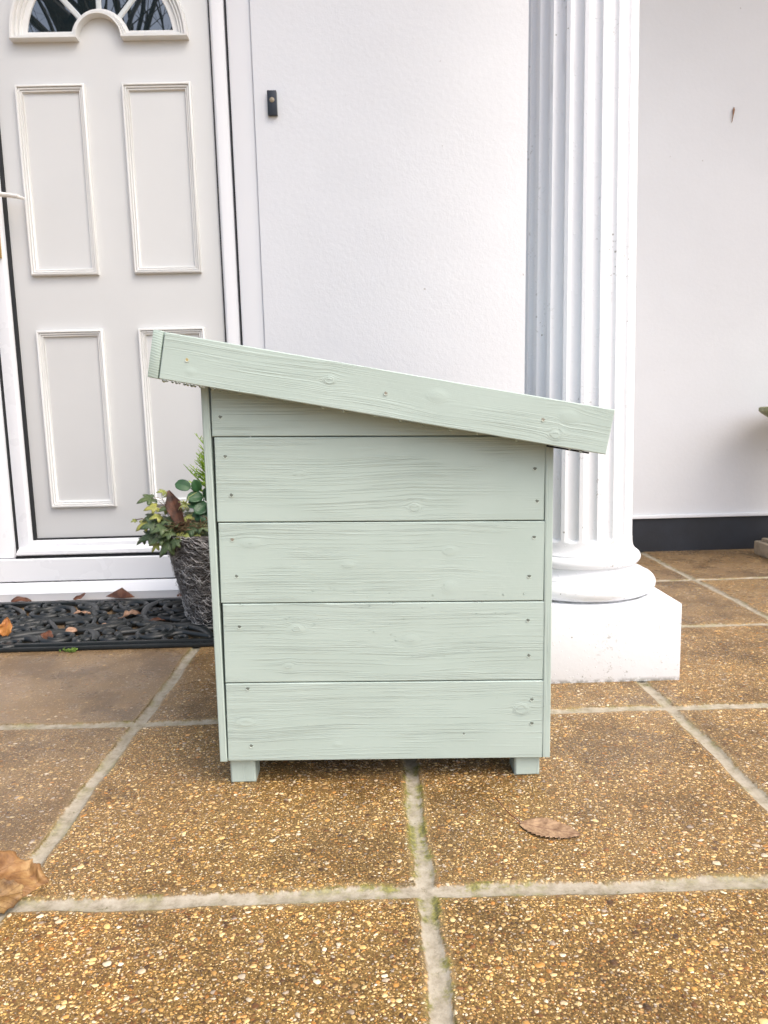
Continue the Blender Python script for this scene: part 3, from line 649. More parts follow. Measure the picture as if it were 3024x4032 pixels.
# end panels: their edges show as the two upright strips
plank('end_panel', 0.0128, 0.712, 0.40, TR(-0.2936, -0.001, 0.0500, 0.0055), (), 9.1, vert=True, du=0.003, dv=0.01)
plank('end_panel', 0.0142, 0.600, 0.40, TR(0.2972, -0.001, 0.0390, 0.004), (), 10.3, vert=True, du=0.003, dv=0.01)
b = MB(); b.box((-0.266, 0.0165, 0.062), (0.286, 0.030, 0.60)); b.build('lining', M_wood, box)
plank('back_board', 0.588, 0.60, 0.016, TR(-0.277, 0.402, 0.045, 0.0), (), 12.2, du=0.05, dv=0.05)
b = MB(); b.box((-0.262, 0.048, 0.058), (0.284, 0.395, 0.074)); b.build('floor_board', M_hole, box)
for x0, zt, yy in ((-0.2795, 0.0525, 0.015), (0.2485, 0.0425, 0.010), (-0.2795, 0.0525, 0.34), (0.2485, 0.0425, 0.34)):
    plank('foot', 0.0465, zt, 0.05, TR(x0, yy, 0.0), (), 14+x0*5+yy, vert=True, du=0.002, dv=0.0025, bev=0.003)
# lid
SL = 0.1911
lid = empty('lid', (0, 0, 0)); lid.parent = box
def roofT(x, y, z): # coordinates along the slope from the lower left front corner of the fascia
    return Matrix.Translation((-0.3465, -0.045, 0.7385)) @ Matrix.Rotation(SL, 4, 'Y') @ Matrix.Translation((x, y, z))
fas = plank('fascia', 0.7505, 0.0758, 0.018, roofT(0, 0, 0), [(0.275, 0.045, 0.0075, 1.3), (0.455, 0.048, 0.0105, 1.5), (0.675, 0.052, 0.010, 1.4), (0.66, 0.02, 0.010, 1.1), (0.05, 0.02, 0.005, 1.5)], 17.4, parent=lid)
b = MB(); b.box((0, 0, 0), (0.0175, 0.465, 0.0775), roofT(-0.0195, 0.0005, -0.0005), bev=0.003); lf = b.build('fascia', M_end, lid, auto=40)
b = MB(); b.box((0.0, 0.0185, 0.060), (0.7505, 0.46, 0.0745), roofT(0, 0, 0)); b.build('lid_top', M_wood, lid)
b = MB(); b.box((0.0, 0.4605, 0), (0.7505, 0.478, 0.0758), roofT(0, 0, 0)); b.build('fascia', M_wood, lid)
b = MB(); b.box((0.66, 0.02, -0.0035), (0.728, 0.40, -0.0003), roofT(0, 0, 0)); b.build('felt_strip', M_felt, lid)
# nail holes and screws
def hole(parent, x, z, y, r, mat, name, rim=True):
    b = MB(); a0 = random.random()*3
    ring = [(r*(1+0.18*math.sin(3*a+a0)+0.1*math.sin(5*a)), a) for a in [2*PI*k/14 for k in range(14)]]
    vs = [(x+q*math.cos(a), y-0.0005, z+q*math.sin(a)) for q, a in ring]+[(x+q*math.cos(a), y+0.003, z+q*math.sin(a)) for q, a in ring]
    b.add(vs, [tuple(range(14))]+[(k, (k+1) % 14, 14+(k+1) % 14, 14+k) for k in range(14)])
    o = b.build(name, mat, parent)
    if rim:
        b = MB(); rr = r*1.05; b.tube([(x+rr*math.cos(a), y-0.0004, z+rr*math.sin(a)) for a in [PI*(1.05+0.9*k/8) for k in range(9)]], 0.0007, 5)
        b.build('hole_lit_rim', M_hole_lit_rim, o)
    return o
for i, x, z in ((4,-0.2592,0.6741),(3,-0.2544,0.6064),(3,-0.2472,0.5393),(2,-0.2498,0.4609),(2,-0.2458,0.3953),(1,-0.2454,0.3033),(0,-0.2363,0.1880),(0,-0.2353,0.0790),
                (3,0.2814,0.5720),(3,0.2852,0.5149),(2,0.2805,0.4510),(2,0.2719,0.3810),(1,0.2701,0.3003),(1,0.2716,0.2348),(0,0.2775,0.1515),(0,0.2777,0.1060),(0,0.1530,0.0900)):
    hole(sb[i], x, z, 0.0, 0.0030 if (i, x) != (0, 0.1530) else 0.0022, M_hole if not (i == 2 and x < 0 and z > 0.45) else M_screw, 'nail_hole')
rt = Matrix.Translation((-0.3465, -0.045, 0.7385))
for u_, v_, mt in ((0.0415, 0.0375, M_brassscrew), (0.3700, 0.0385, M_screw), (0.6350, 0.0395, M_screw)):
    p = roofT(u_, 0, v_) @ Vector((0, 0, 0)); o = hole(fas, p.x, p.z, p.y, 0.0029, mt, 'screw_head')

# water hanging under the lid and the bottom board, beads on the lower boards
wd = MB()
def drop(c, r, st=1.15, seg=10, fy=1.0):
    vs = []; fs = []; n = 7
    for i in range(n+1):
        th = PI*i/n; rr = r*math.sin(th); zz = r*math.cos(th)*(st if i > n/2 else 0.7)
        for k in range(seg): vs.append((c[0]+rr*math.cos(2*PI*k/seg), c[1]+rr*fy*math.sin(2*PI*k/seg), c[2]+zz))
    for i in range(n):
        for k in range(seg): fs.append((i*seg+k, i*seg+(k+1) % seg, (i+1)*seg+(k+1) % seg, (i+1)*seg+k))
    wd.add(vs, fs)
Tb = Matrix.Translation((0, 1.235, 0))
us = [0.006, 0.013, 0.02, 0.026, 0.033, 0.041, 0.046, 0.052, 0.058, 0.064, 0.070, 0.087, 0.10, 0.112, 0.131, 0.163, 0.175, 0.205, 0.27, 0.305, 0.36, 0.40, 0.422, 0.44, 0.467, 0.487, 0.53, 0.60, 0.69, 0.71]
for u_ in us:
    p = Tb @ roofT(u_+random.uniform(-.002, .002), 0.009+random.uniform(-.006, .006), -0.0008) @ Vector((0, 0, 0)); drop(p, random.uniform(0.0022, 0.0040), 1.1)
for x in [-0.255+0.03*k+random.uniform(-.008, .008) for k in range(18)]:
    drop((x, 1.242, 0.0505-0.0205*(x+0.2755)-0.001), random.uniform(0.0014, 0.0028), 1.2)
for k in range(60):
    x = random.uniform(-0.25, 0.28); z = random.uniform(0.205, 0.345) if k < 46 else random.uniform(0.35, 0.375)
    r = random.uniform(0.0008, 0.0019); drop((x, 1.2350, z-0.0205*x), r, 1.7, 8, 0.45)
o = wd.build('water_droplets', M_water, smooth=True); tag(o, 'clear rain droplets hanging under the lid and beading on the green boards', 'water droplets', kind='stuff')

# ------------------------------------------------------------------ rubber door mat
mat_ = empty('rubber_doormat', (-0.90, 2.33, 0)); tag(mat_, 'black rubber scrollwork doormat lying in front of the door', 'doormat')
def mpart(b, name): o = b.build(name, M_rubber, auto=50); o.data.transform(Matrix.Translation((0.90, -2.33, 0))); o.parent = mat_; return o
x0, x1, y0, y1 = -1.40, -0.40, 2.056, 2.60
fb = MB()
fb.box((x0, y0, 0.001), (x1, y0+0.016, 0.013), bev=0.003); fb.box((x0, y0+0.017, 0.001), (x1, y0+0.030, 0.020), bev=0.004)
fb.box((x0, y1-0.028, 0.001), (x1, y1, 0.019), bev=0.004); fb.box((x0, y0+0.031, 0.001), (x0+0.028, y1-0.029, 0.019), bev=0.004); fb.box((x1-0.028, y0+0.031, 0.001), (x1, y1-0.029, 0.019), bev=0.004)
mpart(fb, 'border')
sw = MB()
def spiral(cx, cy, R_, turns, a0, sg=1, w=0.0095, tail=None, z=0.0125):
    pts = []; rad = []; n = int(26*turns)
    if tail:
        for i in range(10):
            q = i/10; ex = (cx+R_*math.cos(a0), cy+R_*math.sin(a0)); tx, ty = tail
            dirx, diry = (-math.sin(a0)*sg, math.cos(a0)*sg)
            c1 = (ex[0]-dirx*R_*1.1, ex[1]-diry*R_*1.1)
            pts.append(((1-q)**2*tx+2*q*(1-q)*c1[0]+q*q*ex[0], (1-q)**2*ty+2*q*(1-q)*c1[1]+q*q*ex[1], z)); rad.append(w*(0.8+0.35*q))
    for i in range(n+1):
        q = i/n; r = R_*(1-q)**0.85*0.92+R_*0.08; a = a0+sg*turns*2*PI*q
        pts.append((cx+r*math.cos(a), cy+r*math.sin(a), z)); rad.append(w*(1.12-0.45*q))
    e = pts[-1]; sw.tube(pts, rad, 8, flat=1.15)
    sw.lathe([(0.001, -0.009), (w*1.35, -0.006), (w*1.5, 0.0), (w*1.2, 0.006), (0.001, 0.008)], 12, (e[0], e[1], z))
sp = [(-0.985, 2.150, 0.058, 2.0, PI*0.55, 1, (-1.19, 2.093)), (-0.700, 2.170, 0.062, 2.1, PI*0.45, -1, (-0.47, 2.098)), (-0.825, 2.130, 0.034, 1.3, PI*0.3, -1, (-0.745, 2.20)), (-0.895, 2.125, 0.030, 1.2, -PI*0.7, -1, (-0.92, 2.21)),
      (-0.545, 2.235, 0.052, 1.7, PI*0.6, 1, (-0.66, 2.25)), (-1.14, 2.30, 0.055, 1.8, PI*0.2, 1, (-1.02, 2.22)), (-1.24, 2.19, 0.050, 1.7, PI*0.2, 1, (-1.12, 2.15)),
      (-1.14, 2.44, 0.075, 2.0, PI*0.1, 1, (-0.98, 2.34)), (-0.975, 2.40, 0.055, 1.7, PI*0.8, 1, (-0.93, 2.28)), (-0.885, 2.49, 0.070, 1.8, PI*0.6, -1, (-0.79, 2.36)),
      (-0.690, 2.475, 0.070, 1.9, PI*0.4, 1, (-0.79, 2.36)), (-0.585, 2.42, 0.055, 1.7, PI*0.3, 1, (-0.63, 2.31)), (-0.505, 2.50, 0.05, 1.6, PI*0.2, 1, (-0.60, 2.54)),
      (-0.765, 2.285, 0.040, 1.4, PI*0.9, -1, (-0.70, 2.37)), (-0.655, 2.330, 0.042, 1.4, PI*0.1, 1, (-0.76, 2.34)), (-1.27, 2.40, 0.05, 1.6, 0.3, -1, (-1.34, 2.55)), (-1.29, 2.28, 0.045, 1.5, 1.2, 1, (-1.37, 2.2)),
      (-0.46, 2.36, 0.042, 1.4, 1.6, -1, (-0.52, 2.29)), (-0.47, 2.15, 0.036, 1.4, 1.0, -1, (-0.43, 2.24)), (-0.88, 2.33, 0.045, 1.5, 2.4, 1, (-0.80, 2.25)), (-1.04, 2.53, 0.045, 1.4, 0.5, -1, (-1.0, 2.44))]
for s_ in sp: spiral(*s_[:6], tail=s_[6])
for (xa, ya, xb, yb, k) in ((-1.19, 2.09, -1.02, 2.22, 0.03), (-0.79, 2.36, -0.92, 2.21, 0.02), (-0.79, 2.36, -0.66, 2.25, -0.03), (-0.79, 2.36, -0.79, 2.575, 0.02), (-0.79, 2.36, -1.02, 2.22, 0.05), (-0.63, 2.31, -0.45, 2.20, 0.02), (-0.98, 2.34, -1.2, 2.27, -0.03),
                         (-0.66, 2.25, -0.745, 2.20, -0.02), (-0.66, 2.25, -0.50, 2.10, 0.03), (-0.92, 2.21, -0.86, 2.10, 0.015), (-0.60, 2.54, -0.43, 2.42, -0.02), (-1.1, 2.57, -0.98, 2.44, 0.02), (-1.12, 2.15, -1.03, 2.10, 0.02)):
    pts = []
    for i in range(9):
        q = i/8; nx_, ny_ = -(yb-ya), xb-xa; l_ = math.hypot(nx_, ny_); kk = k*math.sin(PI*q)
        pts.append((xa+(xb-xa)*q+nx_/l_*kk, ya+(yb-ya)*q+ny_/l_*kk, 0.012))
    sw.tube(pts, [0.010+0.005*math.sin(PI*i/8) for i in range(9)], 8, flat=0.95)
for (cx, cy) in ((-0.85, 2.20), (-0.80, 2.215), (-0.90, 2.235), (-0.79, 2.36), (-1.02, 2.22), (-0.66, 2.25), (-0.93, 2.27), (-0.745, 2.205), (-0.63, 2.30), (-0.98, 2.34), (-0.60, 2.53), (-0.82, 2.24), (-0.87, 2.225)):
    sw.lathe([(0.002, -0.011), (0.017, -0.008), (0.021, 0.0), (0.016, 0.006), (0.004, 0.009)], 12, (cx, cy, 0.012))
fill_r = random.Random(4); pool = np.array(sw.v)[:, :2]
for it in range(46):
    best = None
    for c_ in range(60):
        p = np.array((fill_r.uniform(x0+0.035, x1-0.035), fill_r.uniform(y0+0.04, y1-0.04))); dm = np.min(np.hypot(*(pool-p).T))
        if best is None or dm > best[0]: best = (dm, p)
    dm, p = best
    if dm < 0.013: break
    n0 = len(sw.v); spiral(p[0], p[1], dm+0.010, 1.3, fill_r.uniform(0, 6.28), fill_r.choice([-1, 1]), w=0.0075, z=0.0115); pool = np.vstack([pool, np.array(sw.v)[n0:, :2]])
mpart(sw, 'scrollwork')

# ------------------------------------------------------------------ pot and plants
PX, PY_ = -0.505, 2.33; PZ = 0.0215
pot = empty('plant_pot', (PX, PY_, PZ)); tag(pot, 'tapered grey twig-covered plant pot standing on the doormat behind the box', 'plant pot')
HP = 0.295; R0, R1 = 0.118, 0.182
b = MB(); b.lathe([(R0*0.94, 0), (R0, 0.004), (R1*0.985, HP-0.01), (R1*0.97, HP), (R1*0.9, HP), (R1*0.88, HP-0.03), (0.01, HP-0.03)], 48); b.build('pot_body', M_potcore, pot, auto=50)
for nm_, cnt, mt, rr in (('fibre_cover', 3600, M_fibre, 0.0008), ('loose_fibres', 900, M_fibre2, 0.0006)):
    b = MB()
    for k in range(cnt):
        z = HP*random.random()**0.9; a = random.uniform(PI*0.45, 2*PI*1.02) if random.random() < 0.9 else random.uniform(0, 2*PI); R_ = R0+(R1-R0)*z/HP
        L_ = random.uniform(0.02, 0.06); sl_ = random.gauss(0, 0.45); wv = random.uniform(0.001, 0.007); out = random.uniform(0.0005, 0.006) if nm_ == 'fibre_cover' else random.uniform(0.002, 0.014)
        pts = []
        for i in range(5):
            q = i/4-0.5; aa = a+q*L_*math.cos(sl_)/R_; zz = z+q*L_*math.sin(sl_)+wv*math.sin(q*7+k); zz = min(max(zz, 0.001), HP)
            r_ = R0+(R1-R0)*zz/HP+out*(1-(2*q)**2*0.9) if random.random() < 0.8 else R_+out*(0.5+q)
            pts.append((r_*math.cos(aa), r_*math.sin(aa), zz))
        b.tube(pts, rr, 3, cap=False)
    b.build(nm_, mt, pot)
b = MB(); b.lathe([(R1*0.87, HP-0.028), (R1*0.6, HP-0.022), (0.01, HP-0.018)], 32); b.build('soil', M_soil, pot, smooth=True)

def leaf_blade(b, base, direction, up, length, width, outline, curl=0.0, fold=0.2, nU=9, nV=4, hue=0.0, crumple=0.0, seed=0, two=True):
    """a bent leaf blade with real curvature; outline(t)-> half width 0..1"""
    d = Vector(direction).normalized(); s_ = d.cross(Vector(up)).normalized(); nrm = s_.cross(d).normalized(); vs = []; at = []; r_ = random.Random(seed)
    ph = r_.random()*6
    for i in range(nU+1):
        t_ = i/nU; hw = outline(t_)*width/2
        along = d*(length*math.sin(t_*curl)/curl if abs(curl) > 1e-3 else length*t_); lift = nrm*(-(length*(1-math.cos(t_*curl))/curl) if abs(curl) > 1e-3 else 0)
        for j in range(-nV, nV+1):
            q = j/nV; x_ = q*hw
            z_ = fold*abs(x_)+crumple*(math.sin(t_*9+q*2.2+ph)*0.5+math.sin(t_*17-q*5+ph*2)*0.25+math.sin(q*6+ph)*0.35)*length*abs(q)**0.6
            vs.append(Vector(base)+along+lift+s_*x_+nrm*z_); at.append((t_, q*outline(t_), hue*(0.4+0.6*math.sin(t_*3))))
    m_ = 2*nV+1; fs = [(i*m_+j, i*m_+j+1, (i+1)*m_+j+1, (i+1)*m_+j) for i in range(nU) for j in range(m_-1)]
    b.add(vs, fs, leafuv=at)
def thick(o, t_=0.0004):
    md = o.modifiers.new('thickness', 'SOLIDIFY'); md.thickness = t_; md.offset = 0; return o
ov = lambda t_: math.sin(PI*min(1, t_*0.97+0.02))**0.7*(1-0.25*t_)
rnd = lambda t_: math.sqrt(max(0, 1-(2*t_-1.02)**2))*0.98 if t_ < 0.99 else 0.1
def ivy_leaf(b, base, dirv, up, size, hue, seed):
    """five-pointed ivy leaf"""
    d = Vector(dirv).normalized(); s_ = d.cross(Vector(up)).normalized(); n_ = s_.cross(d).normalized(); r_ = random.Random(seed)
    tips = [(-2.2, 0.34), (-1.15, 0.62), (-1.72, 0.33), (-0.62, 0.42), (0, 1.0), (0.62, 0.42), (1.15, 0.62), (1.72, 0.33), (2.2, 0.34), (2.8, 0.1), (-2.8, 0.1)]
    tips = sorted(tips); pts = []
    K2 = 44
    c0 = Vector(base)+d*size*0.28
    ring = []
    for k in range(K2):
        a = -PI+2*PI*k/K2
        # lobes at 0, +-62deg, +-125deg
        r = 0.42
        for la, lr, lw in ((0, 0.78, 0.33), (1.08, 0.58, 0.30), (-1.08, 0.58, 0.30), (2.15, 0.42, 0.33), (-2.15, 0.42, 0.33)):
            dl = abs((a-la+PI) % (2*PI)-PI); r = max(r, lr*max(0, 1-dl/(lw*2.0))**0.75+0.20)
        if abs(abs(a)-PI) < 0.35: r = 0.20
        ring.append((a, r*size*(1+0.04*r_.random())))
    droop = 0.55+0.3*r_.random(); cup = r_.uniform(-0.2, 0.35)
    vs = [c0]; at = [(0.4, 0.0, hue)]
    for fr_ in (0.35, 0.7, 1.0):
        for a, r in ring:
            p = c0+(d*math.cos(a)+s_*math.sin(a))*(r*fr_)
            zz = -droop*(r*fr_)**2/size*0.6+cup*abs(math.sin(a))*r*fr_*0.5+0.02*size*math.sin(a*5+seed)*fr_
            vs.append(p+n_*zz); at.append((0.4+math.cos(a)*fr_*0.4, math.sin(a*2.9)*0.6 if fr_ > 0.3 else 0.05, hue))
    fs = [(0, 1+k, 1+(k+1) % K2) for k in range(K2)]
    for l in range(2):
        for k in range(K2): fs.append((1+l*K2+k, 1+(l+1)*K2+k, 1+(l+1)*K2+(k+1) % K2, 1+l*K2+(k+1) % K2))
    b.add(vs, fs, leafuv=at)

ivy = empty('ivy_plant', (PX, PY_, PZ+HP-0.02)); tag(ivy, 'trailing ivy with green and yellowish leaves in the left side of the pot', 'plant')
ZT = PZ+HP
bi, bi2, bs = MB(), MB(), MB()
# (x, z, y, size, pale)
ivl = [(-0.706,0.430,2.24,0.052,0),(-0.688,0.405,2.22,0.040,1),(-0.660,0.452,2.24,0.030,1),(-0.652,0.436,2.26,0.024,1),(-0.625,0.408,2.22,0.062,0),(-0.655,0.398,2.23,0.040,1),
       (-0.722,0.352,2.23,0.048,1),(-0.760,0.360,2.25,0.018,1),(-0.690,0.352,2.20,0.052,0),(-0.672,0.378,2.21,0.040,1),(-0.640,0.365,2.20,0.045,0),(-0.700,0.318,2.21,0.058,0),(-0.728,0.305,2.22,0.035,0),
       (-0.665,0.315,2.19,0.055,0),(-0.635,0.330,2.18,0.050,0),(-0.680,0.290,2.19,0.035,1),(-0.640,0.292,2.18,0.060,0),(-0.610,0.350,2.19,0.040,0),(-0.600,0.318,2.18,0.034,1),(-0.580,0.375,2.20,0.036,1),
       (-0.560,0.345,2.18,0.060,0),(-0.545,0.318,2.17,0.030,1),(-0.575,0.322,2.17,0.028,1),(-0.530,0.350,2.18,0.055,0),(-0.590,0.395,2.23,0.035,0),(-0.615,0.300,2.17,0.040,0),(-0.655,0.345,2.18,0.05,0),(-0.705,0.375,2.24,0.04,0)]
for k, (x, z, y, sz, pale) in enumerate(ivl):
    a = math.atan2(z-0.33, x+0.60)+random.uniform(-0.5, 0.5)
    dirv = Vector((math.cos(a)*0.8, -0.35-random.random()*0.3, math.sin(a)*0.5-0.35)); upv = Vector((random.uniform(-.3, .1), -0.8, 0.7+random.uniform(-.2, .4)))
    (ivy_leaf)(bi2 if pale else bi, Vector((x, y, z))-dirv.normalized()*sz*0.3, dirv, upv, sz*0.82, random.random()*(0.7 if pale else 0.15), k)
    s0 = Vector((PX-0.09+random.uniform(-.04, .06), 2.25, ZT+0.0)); p1 = Vector((x, y, z))-dirv.normalized()*sz*0.3
    bs.tube([s0, (s0+p1)/2+Vector((0, 0, 0.03)), p1], [0.0015, 0.0012, 0.0008], 5)
for k in range(34):      # small leaves filling behind
    x = random.uniform(-0.70, -0.42); z = random.uniform(0.29, 0.37); y = random.uniform(2.22, 2.34)
    dirv = Vector((random.uniform(-1, 0.6), random.uniform(-1, 0.2), random.uniform(-0.8, 0.2))); ivy_leaf(bi, (x, y, z), dirv, (random.uniform(-.4, .4), -0.6, 0.8), random.uniform(0.04, 0.06), 0.1, 100+k)
bs.tube([(-0.655, 2.24, 0.40), (-0.665, 2.24, 0.425), (-0.668, 2.24, 0.447), (-0.660, 2.24, 0.452)], 0.001, 5); bs.tube([(-0.665, 2.24, 0.425), (-0.680, 2.24, 0.432), (-0.70, 2.24, 0.43)], 0.0009, 5)
bs.tube([(-0.70, 2.22, 0.36), (-0.73, 2.23, 0.368), (-0.758, 2.25, 0.362)], 0.001, 5)
for k in range(26):
    x = random.uniform(-0.62, -0.47); bs.tube([(x, 2.19, 0.335), (x+random.uniform(-.04, .04), 2.175, 0.35+random.uniform(-.02, .03)), (x+random.uniform(-.06, .06), 2.17, 0.34+random.uniform(-.03, .02))], 0.0009, 4)
for bb, nm_, mt in ((bi, 'leaves', M_ivy), (bi2, 'pale_leaves', M_ivy2), (bs, 'stems', M_stem)):
    o = bb.build(nm_, mt, smooth=True); into(ivy, o)
    if nm_ != 'stems': thick(o, 0.0005)
# spiky dried flower head
b = MB()
for k in range(16):
    a = 2*PI*k/16+random.uniform(-.2, .2); L_ = random.uniform(0.012, 0.026); b.tube([(-0.575, 2.165, 0.418), (-0.575+math.cos(a)*L_*0.6, 2.155, 0.418+math.sin(a)*L_*0.6), (-0.575+math.cos(a)*L_, 2.16, 0.414+math.sin(a)*L_)], [0.0022, 0.0016, 0.0006], 5)
b.tube([(-0.575, 2.165, 0.418), (-0.565, 2.17, 0.438), (-0.545, 2.19, 0.45)], 0.001, 5)
o = b.build('seed_head', M_ivy2, smooth=True); into(ivy, o)

bed = empty('bedding_plant', (-0.50, 2.27, ZT-0.015)); tag(bed, 'dark glossy round-leaved bedding plant in the pot, partly behind the box', 'plant')
b = MB()
bl_ = [(-0.583,0.470,0.050,(-1,-.3,0.45)),(-0.545,0.465,0.042,(-.1,-.5,0.8)),(-0.548,0.435,0.050,(-.7,-.6,0.05)),(-0.530,0.405,0.058,(-.4,-.8,-0.3)),(-0.515,0.385,0.062,(-.3,-.8,-0.6)),(-0.52,0.44,0.05,(.3,-.6,.4)),(-0.50,0.41,0.055,(.3,-.8,-.1)),(-0.49,0.46,0.05,(.5,-.4,.7)),(-0.54,0.38,0.045,(-.7,-.6,-.3)),(-0.48,0.38,0.05,(.4,-.8,-.3)),(-0.55,0.415,0.045,(-.8,-.5,.0))]
for k, (x, z, sz, dv_) in enumerate(bl_):
    d_ = Vector(dv_); leaf_blade(b, Vector((x, 2.20, z))-d_.normalized()*sz*0.4, d_, (0.2, -0.9, 0.5), sz, sz*0.78, rnd, curl=0.5, fold=0.25, seed=k, hue=0.1)
    b.tube([(-0.50, 2.25, ZT-0.01), (x*0.5-0.25, 2.22, z-0.04), tuple(Vector((x, 2.20, z))-d_.normalized()*sz*0.4)], 0.0016, 5)
o = b.build('leaves', M_pansy, smooth=True); into(bed, o); thick(o, 0.0006)

con = empty('dwarf_conifer', (-0.475, 2.34, ZT-0.015)); tag(con, 'lime green feathery dwarf conifer in the pot, mostly hidden by the box', 'conifer')
b = MB(); b.tube([(-0.475, 2.34, ZT-0.02), (-0.475, 2.34, 0.66)], [0.007, 0.002], 7); o = b.build('trunk', M_stem); into(con, o)
b = MB()
for k in range(620):
    z = random.uniform(0.38, 0.655); Rm_ = 0.140*(1-(z-0.36)/0.33)**0.60; a = random.uniform(0, 2*PI); el = random.uniform(0.35, 0.95)
    base = Vector((-0.475, 2.34, z-0.02)); d_ = Vector((math.cos(a)*math.cos(el), math.sin(a)*math.cos(el), math.sin(el)))
    L_ = Rm_/math.cos(el)*random.uniform(0.75, 1.05); tip = base+d_*L_
    b.tube([base+d_*L_*0.3, base+d_*L_*0.7, tip], [0.0016, 0.0018, 0.0008], 4, cap=False)
    for q in range(9):
        t_ = 0.35+0.07*q; p = base+d_*L_*t_; s_ = Vector((random.gauss(0, 1), random.gauss(0, 1), random.gauss(0.5, 0.5))).normalized()
        e = p+(d_*0.7+s_*0.8).normalized()*random.uniform(0.006, 0.014); b.tube([p, (p+e)/2+d_*0.001, e], [0.0018, 0.0017, 0.0007], 3, cap=False)
o = b.build('foliage', M_conifer); into(con, o)

def loose_leaf(name, base, direction, up, L_, W_, outl, mat, label, curl=0.6, fold=0.25, crumple=0.0, seed=0, hue=0.0, stem=0.0, cat='leaf', nU=16, nV=6, group='fallen leaves'):
    b = MB(); leaf_blade(b, (0, 0, 0), direction, up, L_, W_, outl, curl, fold, nU, nV, hue, crumple, seed)
    if stem:
        d = Vector(direction).normalized(); b.tube([(0, 0, 0), tuple(-d*stem*0.5+Vector((0, 0, 0.002))), tuple(-d*stem+Vector((0, 0, 0.005)))], [0.0012, 0.0009, 0.0007], 5)
    o = b.build(name, mat, smooth=True); o.location = base; thick(o, 0.0006); tag(o, label, cat, group); return o
serr = lambda t_: (math.sin(PI*min(1, t_*0.985+0.015))**0.75)*(1-0.28*t_)*(0.82+0.18*(1-((t_*13) % 1.0)))
tri = lambda t_: max(0.02, (1-t_)*1.25*min(1, t_*6+0.25))
loose_leaf('fallen_leaf', (-0.600, 2.195, 0.345), (-0.30, 0.0, 1), (0.15, -1, 0.1), 0.118, 0.058, lambda t_: (0.45+0.75*t_ if t_ < 0.62 else 0.915-(t_-0.62)*2.1)*(0.95+0.05*math.sin(t_*30)), leaf_mat('dark_dead_leaf', (0.022, 0.010, 0.007), (0.12, 0.045, 0.022), (0.10, 0.05, 0.03), 0.5, 30), 'reddish brown dead leaf standing upright in the plant pot', 0.25, 0.3, 0.02, 3)
loose_leaf('fallen_leaf', (-0.955, 2.612, 0.018), (0.05, 0.25, 1), (0.0, -1, 0.2), 0.040, 0.100, tri, M_rust, 'rust brown leaf propped against the sill behind the doormat', 0.3, 0.1, 0.03, 5)
loose_leaf('fallen_leaf', (-1.36, 2.608, 0.018), (0.9, 0.1, 0.25), (0, -0.6, 1), 0.07, 0.03, ov, M_rust, 'curled brown leaf at the back of the doormat near its left end', 0.8, 0.3, 0.06, 8)
loose_leaf('fallen_leaf', (-1.13, 2.608, 0.020), (0.9, 0.05, 0.05), (0, -0.7, 1), 0.060, 0.028, ov, M_rust, 'dark curled leaf at the back of the doormat, left of the rust brown one', -0.9, 0.3, 0.06, 9)
loose_leaf('fallen_leaf', (-0.745, 2.61, 0.02), (0.7, 0.1, 0.3), (0, -0.7, 1), 0.028, 0.02, ov, M_rust, 'tiny brown leaf at the back of the doormat beside the pot', 0.8, 0.3, 0.06, 10)
loose_leaf('fallen_leaf', (-0.845, 2.325, 0.026), (0.75, 0.4, 0.35), (0, -0.5, 1), 0.060, 0.038, serr, M_tan, 'pinkish tan crumpled leaf in the middle of the doormat', 0.9, 0.5, 0.13, 11, stem=0.02)
loose_leaf('fallen_leaf', (-1.030, 2.160, 0.028), (0.5, -0.75, -0.15), (0, -0.4, 1), 0.060, 0.042, serr, M_rust, 'dark brown curled leaf in a front scroll of the doormat', 1.1, 0.5, 0.10, 12)
loose_leaf('fallen_leaf', (-0.985, 2.195, 0.020), (1, 0.1, 0.25), (0, -0.3, 1), 0.036, 0.03, rnd, M_tan, 'small round pinkish leaf beside the dark curled one on the mat', 0.6, 0.2, 0.05, 13)
loose_leaf('fallen_leaf', (-0.910, 2.275, 0.012), (1, 0.15, 0.03), (0, 0, 1), 0.075, 0.030, serr, M_tan, 'pale torn leaf under the mat scrolls, near the mat centre', 0.3, 0.3, 0.06, 14)
loose_leaf('fallen_leaf', (-0.745, 2.275, 0.024), (0.9, 0.3, 0.1), (0, -0.2, 1), 0.050, 0.022, ov, M_rust, 'narrow reddish leaf on the doormat left of the pot', 0.4, 0.3, 0.04, 15)
loose_leaf('fallen_leaf', (-1.040, 2.395, 0.022), (0.9, 0.25, 0.08), (0, -0.2, 1), 0.055, 0.024, serr, M_tan, 'thin tan leaf near the back of the doormat, behind the pink one', 0.4, 0.4, 0.1, 16)
loose_leaf('fallen_leaf', (-1.150, 2.150, 0.020), (0.12, 0.1, 1), (0.3, -1, 0.1), 0.062, 0.046, serr, leaf_mat('orange_leaf', (0.30, 0.10, 0.02), (0.55, 0.25, 0.06), (0.3, 0.12, 0.03), 0.5, 40), 'orange leaf standing on the doormat at the left edge of the picture', 0.5, 0.4, 0.09, 17)
